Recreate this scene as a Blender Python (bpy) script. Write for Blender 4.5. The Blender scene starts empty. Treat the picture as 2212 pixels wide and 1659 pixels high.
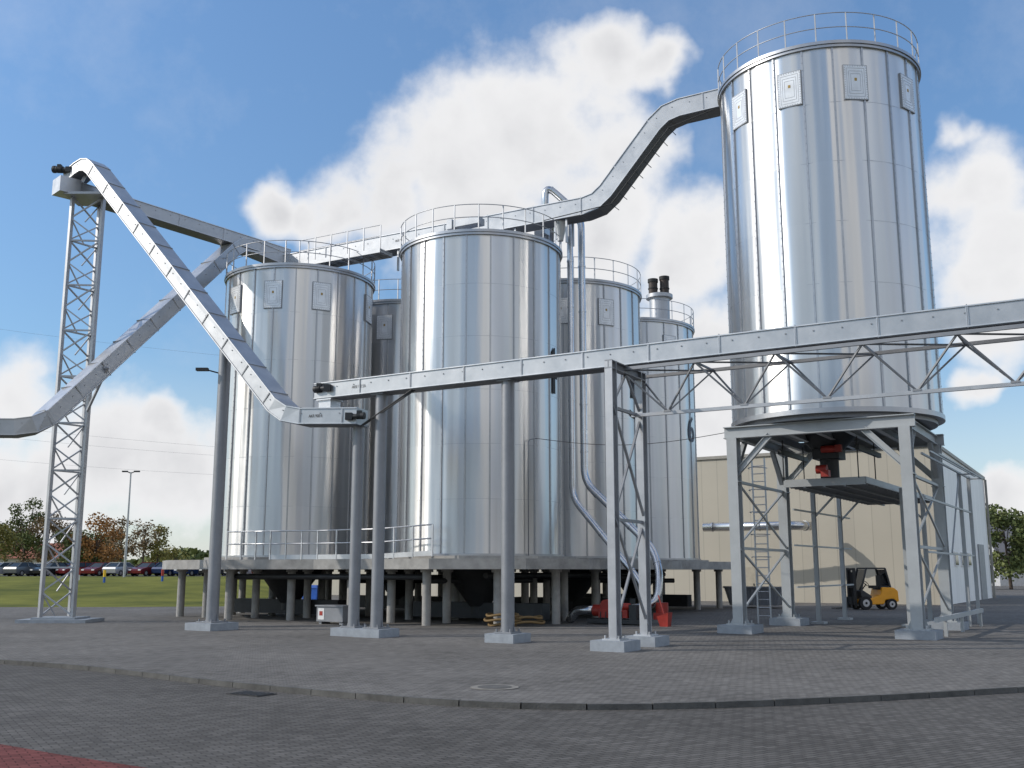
import bpy, bmesh, math, random
from mathutils import Vector, Matrix
random.seed(7)
scene = bpy.context.scene
COL = scene.collection
Z = Vector((0, 0, 1))
G = Vector((0.53, 0.848, 0)).normalized()      # site axis running away
B = Vector((0.848, -0.53, 0)).normalized()     # site axis running across
R = math.radians

# ------------------------------------------------------------------ materials
def newmat(name):
    m = bpy.data.materials.new(name); m.use_nodes = True
    nt = m.node_tree
    return m, nt, nt.nodes["Principled BSDF"]

def N(nt, t, **kw):
    n = nt.nodes.new(t)
    for k, v in kw.items():
        setattr(n, k, v)
    return n

def mth(nt, op, a, b=None, c=None, clamp=False):
    n = nt.nodes.new("ShaderNodeMath"); n.operation = op; n.use_clamp = clamp
    for i, x in enumerate((a, b, c)):
        if x is None: continue
        if isinstance(x, (int, float)): n.inputs[i].default_value = x
        else: nt.links.new(x, n.inputs[i])
    return n.outputs[0]

def simple(name, colr, rough=0.6, metal=0.0, var=0.15, scale=3.0, bump=0.0, bscale=30.0, spec=0.5):
    m, nt, p = newmat(name)
    tc = N(nt, "ShaderNodeTexCoord")
    no = N(nt, "ShaderNodeTexNoise"); no.inputs["Scale"].default_value = scale
    no.inputs["Detail"].default_value = 6; no.inputs["Roughness"].default_value = 0.65
    nt.links.new(tc.outputs["Object"], no.inputs["Vector"])
    r = N(nt, "ShaderNodeValToRGB")
    r.color_ramp.elements[0].position = 0.3; r.color_ramp.elements[1].position = 0.7
    c = Vector(colr)
    r.color_ramp.elements[0].color = (*(c * (1 - var)), 1)
    r.color_ramp.elements[1].color = (*(c * (1 + var)), 1)
    nt.links.new(no.outputs["Fac"], r.inputs["Fac"])
    nt.links.new(r.outputs["Color"], p.inputs["Base Color"])
    p.inputs["Roughness"].default_value = rough
    p.inputs["Metallic"].default_value = metal
    p.inputs["Specular IOR Level"].default_value = spec
    if bump > 0:
        n2 = N(nt, "ShaderNodeTexNoise"); n2.inputs["Scale"].default_value = bscale
        n2.inputs["Detail"].default_value = 4
        nt.links.new(tc.outputs["Object"], n2.inputs["Vector"])
        b = N(nt, "ShaderNodeBump"); b.inputs["Strength"].default_value = bump
        b.inputs["Distance"].default_value = 0.02
        nt.links.new(n2.outputs["Fac"], b.inputs["Height"])
        nt.links.new(b.outputs["Normal"], p.inputs["Normal"])
    return m

def galv(name, base, rough=0.4, metal=0.85, scale=1.6):
    """galvanised steel: spangle blotches and run marks"""
    m, nt, p = newmat(name)
    tc = N(nt, "ShaderNodeTexCoord")
    vo = N(nt, "ShaderNodeTexVoronoi"); vo.inputs["Scale"].default_value = 9
    no = N(nt, "ShaderNodeTexNoise"); no.inputs["Scale"].default_value = scale
    no.inputs["Detail"].default_value = 6; no.inputs["Roughness"].default_value = 0.6
    nt.links.new(tc.outputs["Object"], vo.inputs["Vector"])
    nt.links.new(tc.outputs["Object"], no.inputs["Vector"])
    a = mth(nt, "MULTIPLY", vo.outputs["Color"], 0.12)
    s = mth(nt, "ADD", a, mth(nt, "MULTIPLY", no.outputs["Fac"], 0.9))
    r = N(nt, "ShaderNodeValToRGB")
    r.color_ramp.elements[0].position = 0.3; r.color_ramp.elements[1].position = 0.8
    c = Vector(base)
    r.color_ramp.elements[0].color = (*(c * 0.86), 1); r.color_ramp.elements[1].color = (*(c * 1.12), 1)
    nt.links.new(s, r.inputs["Fac"]); nt.links.new(r.outputs["Color"], p.inputs["Base Color"])
    p.inputs["Metallic"].default_value = metal
    nt.links.new(mth(nt, "MULTIPLY_ADD", no.outputs["Fac"], 0.2, rough - 0.1), p.inputs["Roughness"])
    return m

def silo_mat(name, r, z0, ncol, rowh):
    m, nt, p = newmat(name)
    tc = N(nt, "ShaderNodeTexCoord"); sx = N(nt, "ShaderNodeSeparateXYZ")
    nt.links.new(tc.outputs["Object"], sx.inputs[0])
    ang = mth(nt, "ARCTAN2", sx.outputs["Y"], sx.outputs["X"])
    u = mth(nt, "MULTIPLY", ang, ncol / (2 * math.pi))
    ci = mth(nt, "FLOOR", u); ri = mth(nt, "FLOOR", mth(nt, "DIVIDE", sx.outputs["Z"], rowh))
    oi = N(nt, "ShaderNodeObjectInfo")
    cb = N(nt, "ShaderNodeCombineXYZ")
    nt.links.new(ci, cb.inputs[0]); nt.links.new(ri, cb.inputs[1]); nt.links.new(oi.outputs["Random"], cb.inputs[2])
    wn = N(nt, "ShaderNodeTexWhiteNoise"); wn.noise_dimensions = '3D'; nt.links.new(cb.outputs[0], wn.inputs["Vector"])
    cs = N(nt, "ShaderNodeCombineXYZ")
    nt.links.new(mth(nt, "MULTIPLY", sx.outputs["X"], 1.2), cs.inputs[0]); nt.links.new(mth(nt, "MULTIPLY", sx.outputs["Y"], 1.2), cs.inputs[1])
    nt.links.new(mth(nt, "MULTIPLY", sx.outputs["Z"], 0.05), cs.inputs[2])
    st = N(nt, "ShaderNodeTexNoise"); st.inputs["Scale"].default_value = 1.0; st.inputs["Detail"].default_value = 2
    nt.links.new(cs.outputs[0], st.inputs["Vector"])
    bl = N(nt, "ShaderNodeTexNoise"); bl.inputs["Scale"].default_value = 0.9; bl.inputs["Detail"].default_value = 5
    bl.inputs["Roughness"].default_value = 0.6
    nt.links.new(tc.outputs["Object"], bl.inputs["Vector"])
    val = mth(nt, "ADD", mth(nt, "MULTIPLY", wn.outputs["Value"], 0.05), mth(nt, "MULTIPLY_ADD", bl.outputs["Fac"], 0.08, 0.58))
    val = mth(nt, "ADD", val, mth(nt, "MULTIPLY_ADD", st.outputs["Fac"], 0.46, -0.23))
    cc = N(nt, "ShaderNodeCombineColor")
    nt.links.new(val, cc.inputs[0]); nt.links.new(val, cc.inputs[1]); nt.links.new(val, cc.inputs[2])
    nt.links.new(cc.outputs[0], p.inputs["Base Color"])
    p.inputs["Metallic"].default_value = 0.95
    nt.links.new(mth(nt, "ADD", mth(nt, "MULTIPLY", wn.outputs["Value"], 0.04), mth(nt, "MULTIPLY_ADD", bl.outputs["Fac"], 0.08, 0.27)), p.inputs["Roughness"])
    p.inputs["Anisotropic"].default_value = 0.75
    p.inputs["Anisotropic Rotation"].default_value = 0.25
    tg = N(nt, "ShaderNodeTangent"); tg.direction_type = 'RADIAL'; tg.axis = 'Z'
    nt.links.new(tg.outputs[0], p.inputs["Tangent"])
    bu = N(nt, "ShaderNodeBump"); bu.inputs["Strength"].default_value = 0.7; bu.inputs["Distance"].default_value = 0.12
    nt.links.new(st.outputs["Fac"], bu.inputs["Height"]); nt.links.new(bu.outputs["Normal"], p.inputs["Normal"])
    return m

def paver_mat(name, base, bw=0.2, bh=0.1):
    m, nt, p = newmat(name)
    tc = N(nt, "ShaderNodeTexCoord")
    mp = N(nt, "ShaderNodeMapping"); mp.inputs["Rotation"].default_value = (0, 0, R(-32))
    nt.links.new(tc.outputs["Object"], mp.inputs[0])
    br = N(nt, "ShaderNodeTexBrick"); br.inputs["Scale"].default_value = 1.0
    br.inputs["Brick Width"].default_value = bw; br.inputs["Row Height"].default_value = bh
    br.inputs["Mortar Size"].default_value = 0.008; br.inputs["Mortar Smooth"].default_value = 0.3
    c = Vector(base)
    br.inputs["Color1"].default_value = (*(c * 0.82), 1); br.inputs["Color2"].default_value = (*(c * 1.2), 1)
    br.inputs["Mortar"].default_value = (*(c * 0.42), 1)
    nt.links.new(mp.outputs[0], br.inputs["Vector"])
    n1 = N(nt, "ShaderNodeTexNoise"); n1.inputs["Scale"].default_value = 0.22; n1.inputs["Detail"].default_value = 9
    n1.inputs["Roughness"].default_value = 0.62
    nt.links.new(tc.outputs["Object"], n1.inputs["Vector"])
    n3 = N(nt, "ShaderNodeTexNoise"); n3.inputs["Scale"].default_value = 3.5; n3.inputs["Detail"].default_value = 8
    nt.links.new(tc.outputs["Object"], n3.inputs["Vector"])
    k = mth(nt, "ADD", mth(nt, "MULTIPLY_ADD", n1.outputs["Fac"], 1.1, 0.27), mth(nt, "MULTIPLY", n3.outputs["Fac"], 0.5))
    vm = N(nt, "ShaderNodeVectorMath"); vm.operation = 'SCALE'
    nt.links.new(br.outputs["Color"], vm.inputs[0]); nt.links.new(k, vm.inputs["Scale"])
    nt.links.new(vm.outputs[0], p.inputs["Base Color"])
    p.inputs["Roughness"].default_value = 0.9; p.inputs["Specular IOR Level"].default_value = 0.15
    bu = N(nt, "ShaderNodeBump"); bu.inputs["Strength"].default_value = 0.5; bu.inputs["Distance"].default_value = 0.008
    nt.links.new(mth(nt, "SUBTRACT", n3.outputs["Fac"], br.outputs["Fac"]), bu.inputs["Height"])
    nt.links.new(bu.outputs["Normal"], p.inputs["Normal"])
    return m

def panel_mat(name, base, width, axis):
    """sheet cladding with narrow upright joints; axis = unit vector along the wall"""
    m, nt, p = newmat(name)
    tc = N(nt, "ShaderNodeTexCoord")
    dp = N(nt, "ShaderNodeVectorMath"); dp.operation = 'DOT_PRODUCT'; dp.inputs[1].default_value = axis
    nt.links.new(tc.outputs["Object"], dp.inputs[0])
    s = mth(nt, "DIVIDE", dp.outputs["Value"], width)
    fr = mth(nt, "FRACT", s); ed = mth(nt, "LESS_THAN", fr, 0.045)
    wn = N(nt, "ShaderNodeTexWhiteNoise"); wn.noise_dimensions = '1D'; nt.links.new(mth(nt, "FLOOR", s), wn.inputs["W"])
    no = N(nt, "ShaderNodeTexNoise"); no.inputs["Scale"].default_value = 0.4; no.inputs["Detail"].default_value = 6
    nt.links.new(tc.outputs["Object"], no.inputs["Vector"])
    k = mth(nt, "ADD", mth(nt, "MULTIPLY_ADD", wn.outputs["Value"], 0.05, 0.86), mth(nt, "MULTIPLY", no.outputs["Fac"], 0.18))
    k = mth(nt, "SUBTRACT", k, mth(nt, "MULTIPLY", ed, 0.2))
    vm = N(nt, "ShaderNodeVectorMath"); vm.operation = 'SCALE'; vm.inputs[0].default_value = base
    nt.links.new(k, vm.inputs["Scale"]); nt.links.new(vm.outputs[0], p.inputs["Base Color"])
    p.inputs["Roughness"].default_value = 0.5
    return m

def leaf_mat(name, c1, c2):
    m, nt, p = newmat(name)
    tc = N(nt, "ShaderNodeTexCoord")
    no = N(nt, "ShaderNodeTexNoise"); no.inputs["Scale"].default_value = 0.9; no.inputs["Detail"].default_value = 5
    nt.links.new(tc.outputs["Object"], no.inputs["Vector"])
    r = N(nt, "ShaderNodeValToRGB"); r.color_ramp.elements[0].position = 0.35; r.color_ramp.elements[1].position = 0.65
    r.color_ramp.elements[0].color = (*c1, 1); r.color_ramp.elements[1].color = (*c2, 1)
    nt.links.new(no.outputs["Fac"], r.inputs["Fac"]); nt.links.new(r.outputs["Color"], p.inputs["Base Color"])
    p.inputs["Roughness"].default_value = 0.8
    return m

M = dict(
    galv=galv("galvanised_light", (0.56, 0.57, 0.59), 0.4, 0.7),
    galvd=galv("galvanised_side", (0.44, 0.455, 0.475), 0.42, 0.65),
    post=galv("galvanised_post", (0.27, 0.28, 0.30), 0.5, 0.5, 1.2),
    rail=galv("galvanised_rail", (0.43, 0.44, 0.46), 0.45, 0.6),
    truss=galv("galvanised_truss", (0.27, 0.28, 0.30), 0.5, 0.5),
    under=galv("galvanised_underside_shade", (0.16, 0.165, 0.18), 0.5, 0.5),  # darker copy of the galvanised steel, underside shade put into the colour
    seam=galv("galvanised_seam", (0.44, 0.45, 0.47), 0.38, 0.9),
    duct=galv("duct_steel", (0.58, 0.59, 0.61), 0.25, 0.95),
    frame=simple("grey_frame_paint", (0.40, 0.42, 0.43), 0.5, 0.2, 0.08, 1.5),
    dark=simple("dark_steel", (0.045, 0.047, 0.05), 0.55, 0.4),
    black=simple("black_rubber", (0.02, 0.02, 0.02), 0.7),
    brown=simple("weathered_flue", (0.055, 0.042, 0.036), 0.6, 0.2),
    conc=simple("concrete", (0.34, 0.332, 0.315), 0.85, 0, 0.25, 2.0, 0.4),
    concb=simple("painted_footing", (0.29, 0.32, 0.355), 0.8, 0, 0.14, 4.0, 0.3),
    kerb=simple("kerb_stone", (0.10, 0.098, 0.092), 0.9, 0, 0.35, 2.5, 0.5),
    red=simple("red_paint", (0.34, 0.03, 0.02), 0.5, 0, 0.25),
    blue=simple("blue_plastic", (0.02, 0.10, 0.42), 0.45),
    yellow=simple("orange_yellow_paint", (0.85, 0.36, 0.012), 0.4, 0, 0.06),
    hose=simple("ochre_hose", (0.20, 0.13, 0.055), 0.8),
    white=simple("white_paint", (0.75, 0.75, 0.74), 0.5, 0, 0.05),
    ink=simple("black_lettering", (0.02, 0.02, 0.022), 0.7),
    inkb=simple("faded_lettering", (0.07, 0.09, 0.12), 0.6),
    label=simple("ochre_label", (0.40, 0.26, 0.06), 0.6),
    foil=simple("vent_plate", (0.84, 0.86, 0.88), 0.3, 0.25, 0.12, 2.2, 0.4, 2.5),
    glass=simple("tinted_glass", (0.02, 0.025, 0.03), 0.08, 0, 0.05),
    tyre=simple("tyre", (0.02, 0.02, 0.021), 0.85),
    rim=simple("wheel_rim", (0.45, 0.45, 0.46), 0.4, 0.5),
    bark=simple("bark", (0.09, 0.07, 0.055), 0.9, 0, 0.3),
    roof=simple("red_roof", (0.30, 0.11, 0.07), 0.8),
    greyroof=simple("grey_roof", (0.14, 0.14, 0.15), 0.8),
    orange=simple("sign_yellow", (0.8, 0.5, 0.03), 0.6),
)

# ------------------------------------------------------------------ mesh builder
class MB:
    def __init__(s): s.v = []; s.f = []; s.m = []; s.sm = []; s.cm = 0
    def add(s, vs, fs, smooth=False):
        o = len(s.v); s.v += [Vector(p) for p in vs]
        for f in fs:
            s.f.append([i + o for i in f]); s.m.append(s.cm); s.sm.append(smooth)
    def box(s, c, size, x=Vector((1, 0, 0)), y=Vector((0, 1, 0)), z=Z):
        c = Vector(c); a, b, d = [k / 2 for k in size]
        vs = [c + x * i * a + y * j * b + z * k * d for k in (-1, 1) for j in (-1, 1) for i in (-1, 1)]
        s.add(vs, [(0, 2, 3, 1), (4, 5, 7, 6), (0, 1, 5, 4), (2, 6, 7, 3), (0, 4, 6, 2), (1, 3, 7, 5)])
    def beam(s, p0, p1, w, h, up=Z):
        p0 = Vector(p0); p1 = Vector(p1); d = (p1 - p0); L = d.length
        if L < 1e-5: return
        d /= L
        if abs(d.dot(up)) > 0.98: up = G
        sd = d.cross(up).normalized(); u = sd.cross(d).normalized()
        s.box((p0 + p1) / 2, (L, w, h), d, sd, u)
    def hbeam(s, p0, p1, w, h, t=0.03, up=Z):
        p0 = Vector(p0); p1 = Vector(p1); d = (p1 - p0).normalized()
        if abs(d.dot(up)) > 0.98: up = G
        sd = d.cross(up).normalized(); u = sd.cross(d).normalized()
        s.beam(p0, p1, t, h - t, up)
        s.beam(p0 + u * h / 2, p1 + u * h / 2, w, t, up); s.beam(p0 - u * h / 2, p1 - u * h / 2, w, t, up)
    def tube(s, p0, p1, r, n=8, r2=None, smooth=True, cap=True):
        p0 = Vector(p0); p1 = Vector(p1); d = (p1 - p0).normalized()
        a = Vector((1, 0, 0)) if abs(d.x) < 0.9 else Vector((0, 1, 0))
        x = d.cross(a).normalized(); y = d.cross(x).normalized(); r2 = r if r2 is None else r2
        vs = []
        for p, q in ((p0, r), (p1, r2)):
            for i in range(n):
                t = 2 * math.pi * i / n; vs.append(p + x * math.cos(t) * q + y * math.sin(t) * q)
        s.add(vs, [(i, (i + 1) % n, n + (i + 1) % n, n + i) for i in range(n)], smooth)
        if cap:
            s.add(vs[:n], [list(range(n))[::-1]]); s.add(vs[n:], [list(range(n))])
    def pipe(s, pts, r, n=10, closed=False):
        pts = [Vector(p) for p in pts]; m = len(pts); vs = []; ref = None
        for i, p in enumerate(pts):
            if closed: t = (pts[(i + 1) % m] - pts[i - 1]).normalized()
            else: t = (pts[min(i + 1, m - 1)] - pts[max(i - 1, 0)]).normalized()
            if ref is None:
                ref = t.cross(Vector((1, 0, 0)) if abs(t.x) < 0.9 else Vector((0, 1, 0))).normalized()
            x = (ref - t * ref.dot(t)).normalized(); ref = x; y = t.cross(x)
            vs += [p + x * math.cos(2 * math.pi * k / n) * r + y * math.sin(2 * math.pi * k / n) * r for k in range(n)]
        fs = []
        for i in range(m if closed else m - 1):
            j = (i + 1) % m
            fs += [(i * n + k, i * n + (k + 1) % n, j * n + (k + 1) % n, j * n + k) for k in range(n)]
        if not closed: fs += [list(range(n))[::-1], [(m - 1) * n + k for k in range(n)]]
        s.add(vs, fs, True)
    def sweep(s, pts, w, h, ou=0.0, os=0.0):
        pts = [Vector(p) for p in pts]; m = len(pts)
        vs = []
        for i, p in enumerate(pts):
            t0 = (pts[i] - pts[i - 1]).normalized() if i else (pts[1] - pts[0]).normalized()
            t1 = (pts[i + 1] - pts[i]).normalized() if i < m - 1 else t0
            t = (t0 + t1).normalized(); th = Vector((t.x, t.y, 0)).normalized()
            sd = Vector((th.y, -th.x, 0)); u = sd.cross(t).normalized(); k = 1 / max(0.5, t.dot(t0))
            for a, b in ((-1, -1), (1, -1), (1, 1), (-1, 1)):
                vs.append(p + sd * (os + a * w / 2) + u * (ou + b * h / 2) * k)
        fs = [(3, 2, 1, 0), tuple((m - 1) * 4 + k for k in range(4))]
        for i in range(m - 1):
            fs += [(i * 4 + k, i * 4 + (k + 1) % 4, (i + 1) * 4 + (k + 1) % 4, (i + 1) * 4 + k) for k in range(4)]
        s.add(vs, fs)
    def ring(s, c, ri, ro, z0, z1, n=96):
        vs = []
        for rr, zz in ((ri, z0), (ro, z0), (ro, z1), (ri, z1)):
            vs += [Vector((c[0] + rr * math.cos(2 * math.pi * i / n), c[1] + rr * math.sin(2 * math.pi * i / n), zz)) for i in range(n)]
        for q in range(4):
            w = (q + 1) % 4
            s.add([vs[q * n + i] for i in range(n)] + [vs[w * n + i] for i in range(n)],
                  [(i, (i + 1) % n, n + (i + 1) % n, n + i) for i in range(n)], True)
    def build(s, name, mats, parent=None, origin=None):
        o = Vector(origin or (0, 0, 0))
        if parent is not None: o = Vector(parent["_o"])
        me = bpy.data.meshes.new(name)
        me.from_pydata([v - o for v in s.v], [], s.f)
        for m in (mats if isinstance(mats, (list, tuple)) else [mats]): me.materials.append(m)
        me.polygons.foreach_set("material_index", s.m); me.polygons.foreach_set("use_smooth", s.sm); me.update()
        ob = bpy.data.objects.new(name, me); COL.objects.link(ob)
        if parent is not None: ob.parent = parent
        else: ob.location = o
        return ob

def meta(ob, label, cat, group=None):
    ob["label"] = label; ob["category"] = cat
    if group: ob["group"] = group

def thing(name, loc, label, cat, group=None):
    e = bpy.data.objects.new(name, None); e.empty_display_size = 0.3; COL.objects.link(e)
    e.location = loc; e["_o"] = tuple(float(k) for k in loc); meta(e, label, cat, group)
    return e

def rounded(pts, rad, n=6):
    pts = [Vector(p) for p in pts]; out = [pts[0]]
    for i in range(1, len(pts) - 1):
        a, b, c = pts[i - 1], pts[i], pts[i + 1]
        d0 = (a - b); d1 = (c - b); q = min(rad, d0.length * 0.45, d1.length * 0.45)
        p0 = b + d0.normalized() * q; p1 = b + d1.normalized() * q
        for k in range(n + 1):
            t = k / n; out.append(p0 * (1 - t) ** 2 + b * 2 * t * (1 - t) + p1 * t * t)
    out.append(pts[-1]); return out

def text_obj(name, body, size, origin, x, y, parent, wrap=None, mat=None):
    cu = bpy.data.curves.new("lettering_curve", 'FONT'); cu.body = body; cu.size = size
    cu.align_x = 'CENTER'; cu.align_y = 'CENTER'
    t = bpy.data.objects.new("lettering_tmp", cu); COL.objects.link(t)
    dg = bpy.context.evaluated_depsgraph_get()
    me = bpy.data.meshes.new_from_object(t.evaluated_get(dg)); bpy.data.objects.remove(t, do_unlink=True)
    bm = bmesh.new(); bm.from_mesh(me)
    o = Vector(parent["_o"])
    if wrap:
        for k in range(-12, 13):
            bmesh.ops.bisect_plane(bm, geom=bm.verts[:] + bm.edges[:] + bm.faces[:], plane_co=(k * 0.15, 0, 0), plane_no=(1, 0, 0))
        c, r, phi, z = wrap
        for v in bm.verts:
            a = phi + v.co.x / r
            v.co = Vector((c[0] + r * math.sin(a), c[1] - r * math.cos(a), z + v.co.y)) - o
    else:
        for v in bm.verts: v.co = Vector(origin) + x * v.co.x * 0.85 + y * v.co.y * 1.1 - o
    bm.to_mesh(me); bm.free()
    me.materials.clear(); me.materials.append(mat or M["ink"]); me.name = name
    ob = bpy.data.objects.new(name, me); COL.objects.link(ob); ob.parent = parent
    return ob

# ------------------------------------------------------------------ silos
def silo(cx, cy, z0, z1, r, ncol, rows, panels, pz, label, number=None, nz=9.7, nmat="ink", nsize=2.7, group="galvanised steel silos"):
    e = thing("silo", (cx, cy, z0), label, "silo", group)
    rowh = (z1 - z0) / rows; n = ncol * 8
    sm = silo_mat("silo_sheet", r, z0, ncol, rowh)
    w = MB(); vs = []
    rb = random.Random(int(cx * 10))
    bulge = [rb.uniform(0.006, 0.024) for _ in range(ncol)]
    for j in range(rows + 1):
        zz = z0 + j * rowh
        for i in range(n):
            a = -math.pi + 2 * math.pi * i / n
            rr = r + bulge[i // 8] * math.sin(math.pi * (i % 8) / 8)
            vs.append((cx + rr * math.cos(a), cy + rr * math.sin(a), zz))
    w.add(vs, [(j * n + i, j * n + (i + 1) % n, (j + 1) * n + (i + 1) % n, (j + 1) * n + i) for j in range(rows) for i in range(n)], True)
    w.cm = 1
    for i in range(ncol):
        a = -math.pi + 2 * math.pi * i / ncol; d = Vector((math.cos(a), math.sin(a), 0)); t = Vector((-d.y, d.x, 0))
        w.box(Vector((cx, cy, (z0 + z1) / 2)) + d * (r + 0.012), (0.06, 0.06, z1 - z0), t, d)
        k = z0 + 0.1
        while k < z1 - 0.05:                     # bolt heads along the seam
            w.box(Vector((cx, cy, k)) + d * (r + 0.045), (0.028, 0.02, 0.028), t, d); k += 0.26
    for j in range(1, rows):
        w.ring((cx, cy), r - 0.02, r + 0.012, z0 + j * rowh - 0.005, z0 + j * rowh + 0.005, n)
    w.build("wall", [sm, M["seam"]], e)
    f = MB(); f.ring((cx, cy), r - 0.02, r + 0.13, z1 - 0.02, z1 + 0.09, n); f.ring((cx, cy), r - 0.04, r + 0.09, z1 - 0.12, z1 - 0.025, n)
    f.build("rim", M["seam"], e)
    f = MB(); f.ring((cx, cy), r - 0.25, r + 0.08, z0 - 0.1, z0 + 0.06, n); f.build("base_ring", M["seam"], e)
    ro = MB(); m = 48
    vs = [(cx + q * math.cos(2 * math.pi * i / m), cy + q * math.sin(2 * math.pi * i / m), zz) for q, zz in ((r + 0.05, z1 + 0.05), (0.4, z1 + 0.85)) for i in range(m)]
    ro.add(vs, [(i, (i + 1) % m, m + (i + 1) % m, m + i) for i in range(m)] + [list(range(m, 2 * m))])
    ro.build("roof", M["galv"], e)
    g = MB(); rr = r + 0.08
    for hh in (0.58, 1.1):
        g.pipe([(cx + rr * math.cos(2 * math.pi * i / 72), cy + rr * math.sin(2 * math.pi * i / 72), z1 + hh) for i in range(72)], 0.018, 6, True)
    for i in range(ncol):
        a = 2 * math.pi * (i + 0.5) / ncol; p = Vector((cx + rr * math.cos(a), cy + rr * math.sin(a), z1))
        g.beam(p, p + Z * 1.1, 0.04, 0.04)
    g.build("guard_rail", M["rail"], e)
    for ph in panels:
        a = R(ph); nrm = Vector((math.sin(a), -math.cos(a), 0)); t = Vector((math.cos(a), math.sin(a), 0))
        c = Vector((cx, cy, pz)) + nrm * (r - 0.005)
        b = MB(); b.cm = 3; b.box(c, (0.82, 0.10, 1.24), t, nrm)
        b.cm = 1; b.box(c + nrm * 0.054, (0.77, 0.008, 1.19), t, nrm)
        b.cm = 0
        for q, (ww, hh) in enumerate(((0.60, 1.0), (0.46, 0.80), (0.32, 0.60))):
            for sg in (-1, 1):
                b.box(c + nrm * 0.060 + t * sg * ww / 2, (0.010, 0.008, hh), t, nrm)
                b.box(c + nrm * 0.060 + Z * sg * hh / 2, (ww - 0.012, 0.008, 0.010), t, nrm)
        for sx in range(-4, 5):
            for sg in (-1, 1): b.box(c + nrm * 0.060 + t * sx * 0.085 + Z * sg * 0.57, (0.022, 0.014, 0.022), t, nrm)
        for sz in range(-6, 7):
            for sg in (-1, 1): b.box(c + nrm * 0.060 + t * sg * 0.36 + Z * sz * 0.085, (0.022, 0.014, 0.022), t, nrm)
        b.cm = 2; b.box(c + nrm * 0.062 + Z * 0.10, (0.08, 0.010, 0.10), t, nrm)
        b.build("explosion_vent", [M["rail"], M["foil"], M["label"], M["truss"]], e)
    if number:
        text_obj("number_marking", number, nsize, None, None, None, e, wrap=((cx, cy), r + 0.045, R(58), nz), mat=M[nmat])
    return e

ZT = 15.0
S1 = silo(-9.8, 46.5, 2.55, ZT, 3.3, 22, 6, (-45, -8.5, 27.5, 79), 13.7, "galvanised steel silo with square vent panels below the rim")
SB = silo(-5.6, 52.6, 2.55, ZT, 3.3, 22, 6, (-47, -11, 25), 13.7, "galvanised steel silo mostly hidden behind two others")
S4 = silo(-1.3, 42.0, 2.55, ZT, 3.3, 22, 6, (), 13.7, "shiny galvanised steel silo marked with number 4", "4")
S5 = silo(2.8, 49.0, 2.55, ZT, 3.38, 22, 6, (-10, 26), 13.6, "galvanised steel silo marked 5 behind tall duct pipes", "5")
S6 = silo(6.6, 56.4, 2.55, ZT, 3.42, 22, 6, (30,), 13.6, "galvanised steel silo marked 6 with exhaust stack on top", "6", 9.3, "inkb", 2.0)
S7 = silo(11.2, 35.55, 7.0, 19.35, 3.45, 22, 6, (-66.5, -32, 3.5, 40), 17.95, "tall galvanised silo raised on grey steel frame")
BASES = ((-9.8, 46.5), (-5.6, 52.6), (-1.3, 42), (2.8, 49.0), (6.6, 56.4))

# ------------------------------------------------------------------ platform
e = thing("concrete_platform", (-2, 47, 0), "concrete slab on short round columns carrying the silos", "platform")
outer = [(-15.8, 47.5), (-14.6, 44.4), (-12.2, 42.3), (-7.8, 41.3), (-5.2, 39.6), (-3.0, 37.9), (0.5, 37.7), (2.9, 39.6), (4.2, 42.6), (7.0, 45.8), (8.0, 49.4), (11.0, 52.8), (11.9, 56.8), (10.2, 60.9), (2, 62), (-9.5, 58.5), (-13.5, 53)]
b = MB()
def prism(b, pts, z0, z1):
    n = len(pts); vs = [(x, y, z0) for x, y in pts] + [(x, y, z1) for x, y in pts]
    b.add(vs, [list(range(n))[::-1], list(range(n, 2 * n))] + [(i, (i + 1) % n, n + (i + 1) % n, n + i) for i in range(n)])
prism(b, outer, 2.04, 2.42)
for sx, sy in BASES:
    oc = [(sx + 3.9 * math.cos(R(22.5 + 45 * k + 58)), sy + 3.9 * math.sin(R(22.5 + 45 * k + 58))) for k in range(8)]
    prism(b, oc, 2.375, 2.53)
b.build("slab", M["conc"], e)
def column(x, y):
    c = MB(); c.tube((x, y, 0), (x, y, 2.06), 0.165, 16); c.ring((x, y), 0.1, 0.24, 1.93, 2.05, 16); c.build("column", M["conc"], e)
for sx, sy in BASES:
    for k in range(8):
        a = R(45 * k + 13); column(sx + 3.5 * math.cos(a), sy + 3.5 * math.sin(a))
    for k in range(4):
        a = R(90 * k + 40); column(sx + 1.6 * math.cos(a), sy + 1.6 * math.sin(a))
for p in ((-14.6, 46.6), (-12.9, 50.5), (11.1, 56.6), (-6.3, 41.4)): column(*p)
g = MB(); rp = [Vector(p) for p in ((-11.7, 43.0, 2.4), (-9.7, 42.05, 2.4), (-7.7, 41.5, 2.4), (-5.2, 39.85, 2.4), (-2.9, 38.15, 2.5))]
for hh in (1.15, 0.65): g.pipe([p + Z * hh for p in rp], 0.028, 6)
for i in range(len(rp) - 1):
    for k in range(3):
        p = rp[i].lerp(rp[i + 1], k / 3); g.beam(p, p + Z * 1.15, 0.05, 0.05)
g.beam(rp[-1], rp[-1] + Z * 1.15, 0.05, 0.05)
for i in range(1, 4): g.beam(rp[i] + Z * 0.12, rp[i + 1] + Z * 0.12, 0.02, 0.18)
g.build("guard_rail", M["galv"], e)

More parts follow.
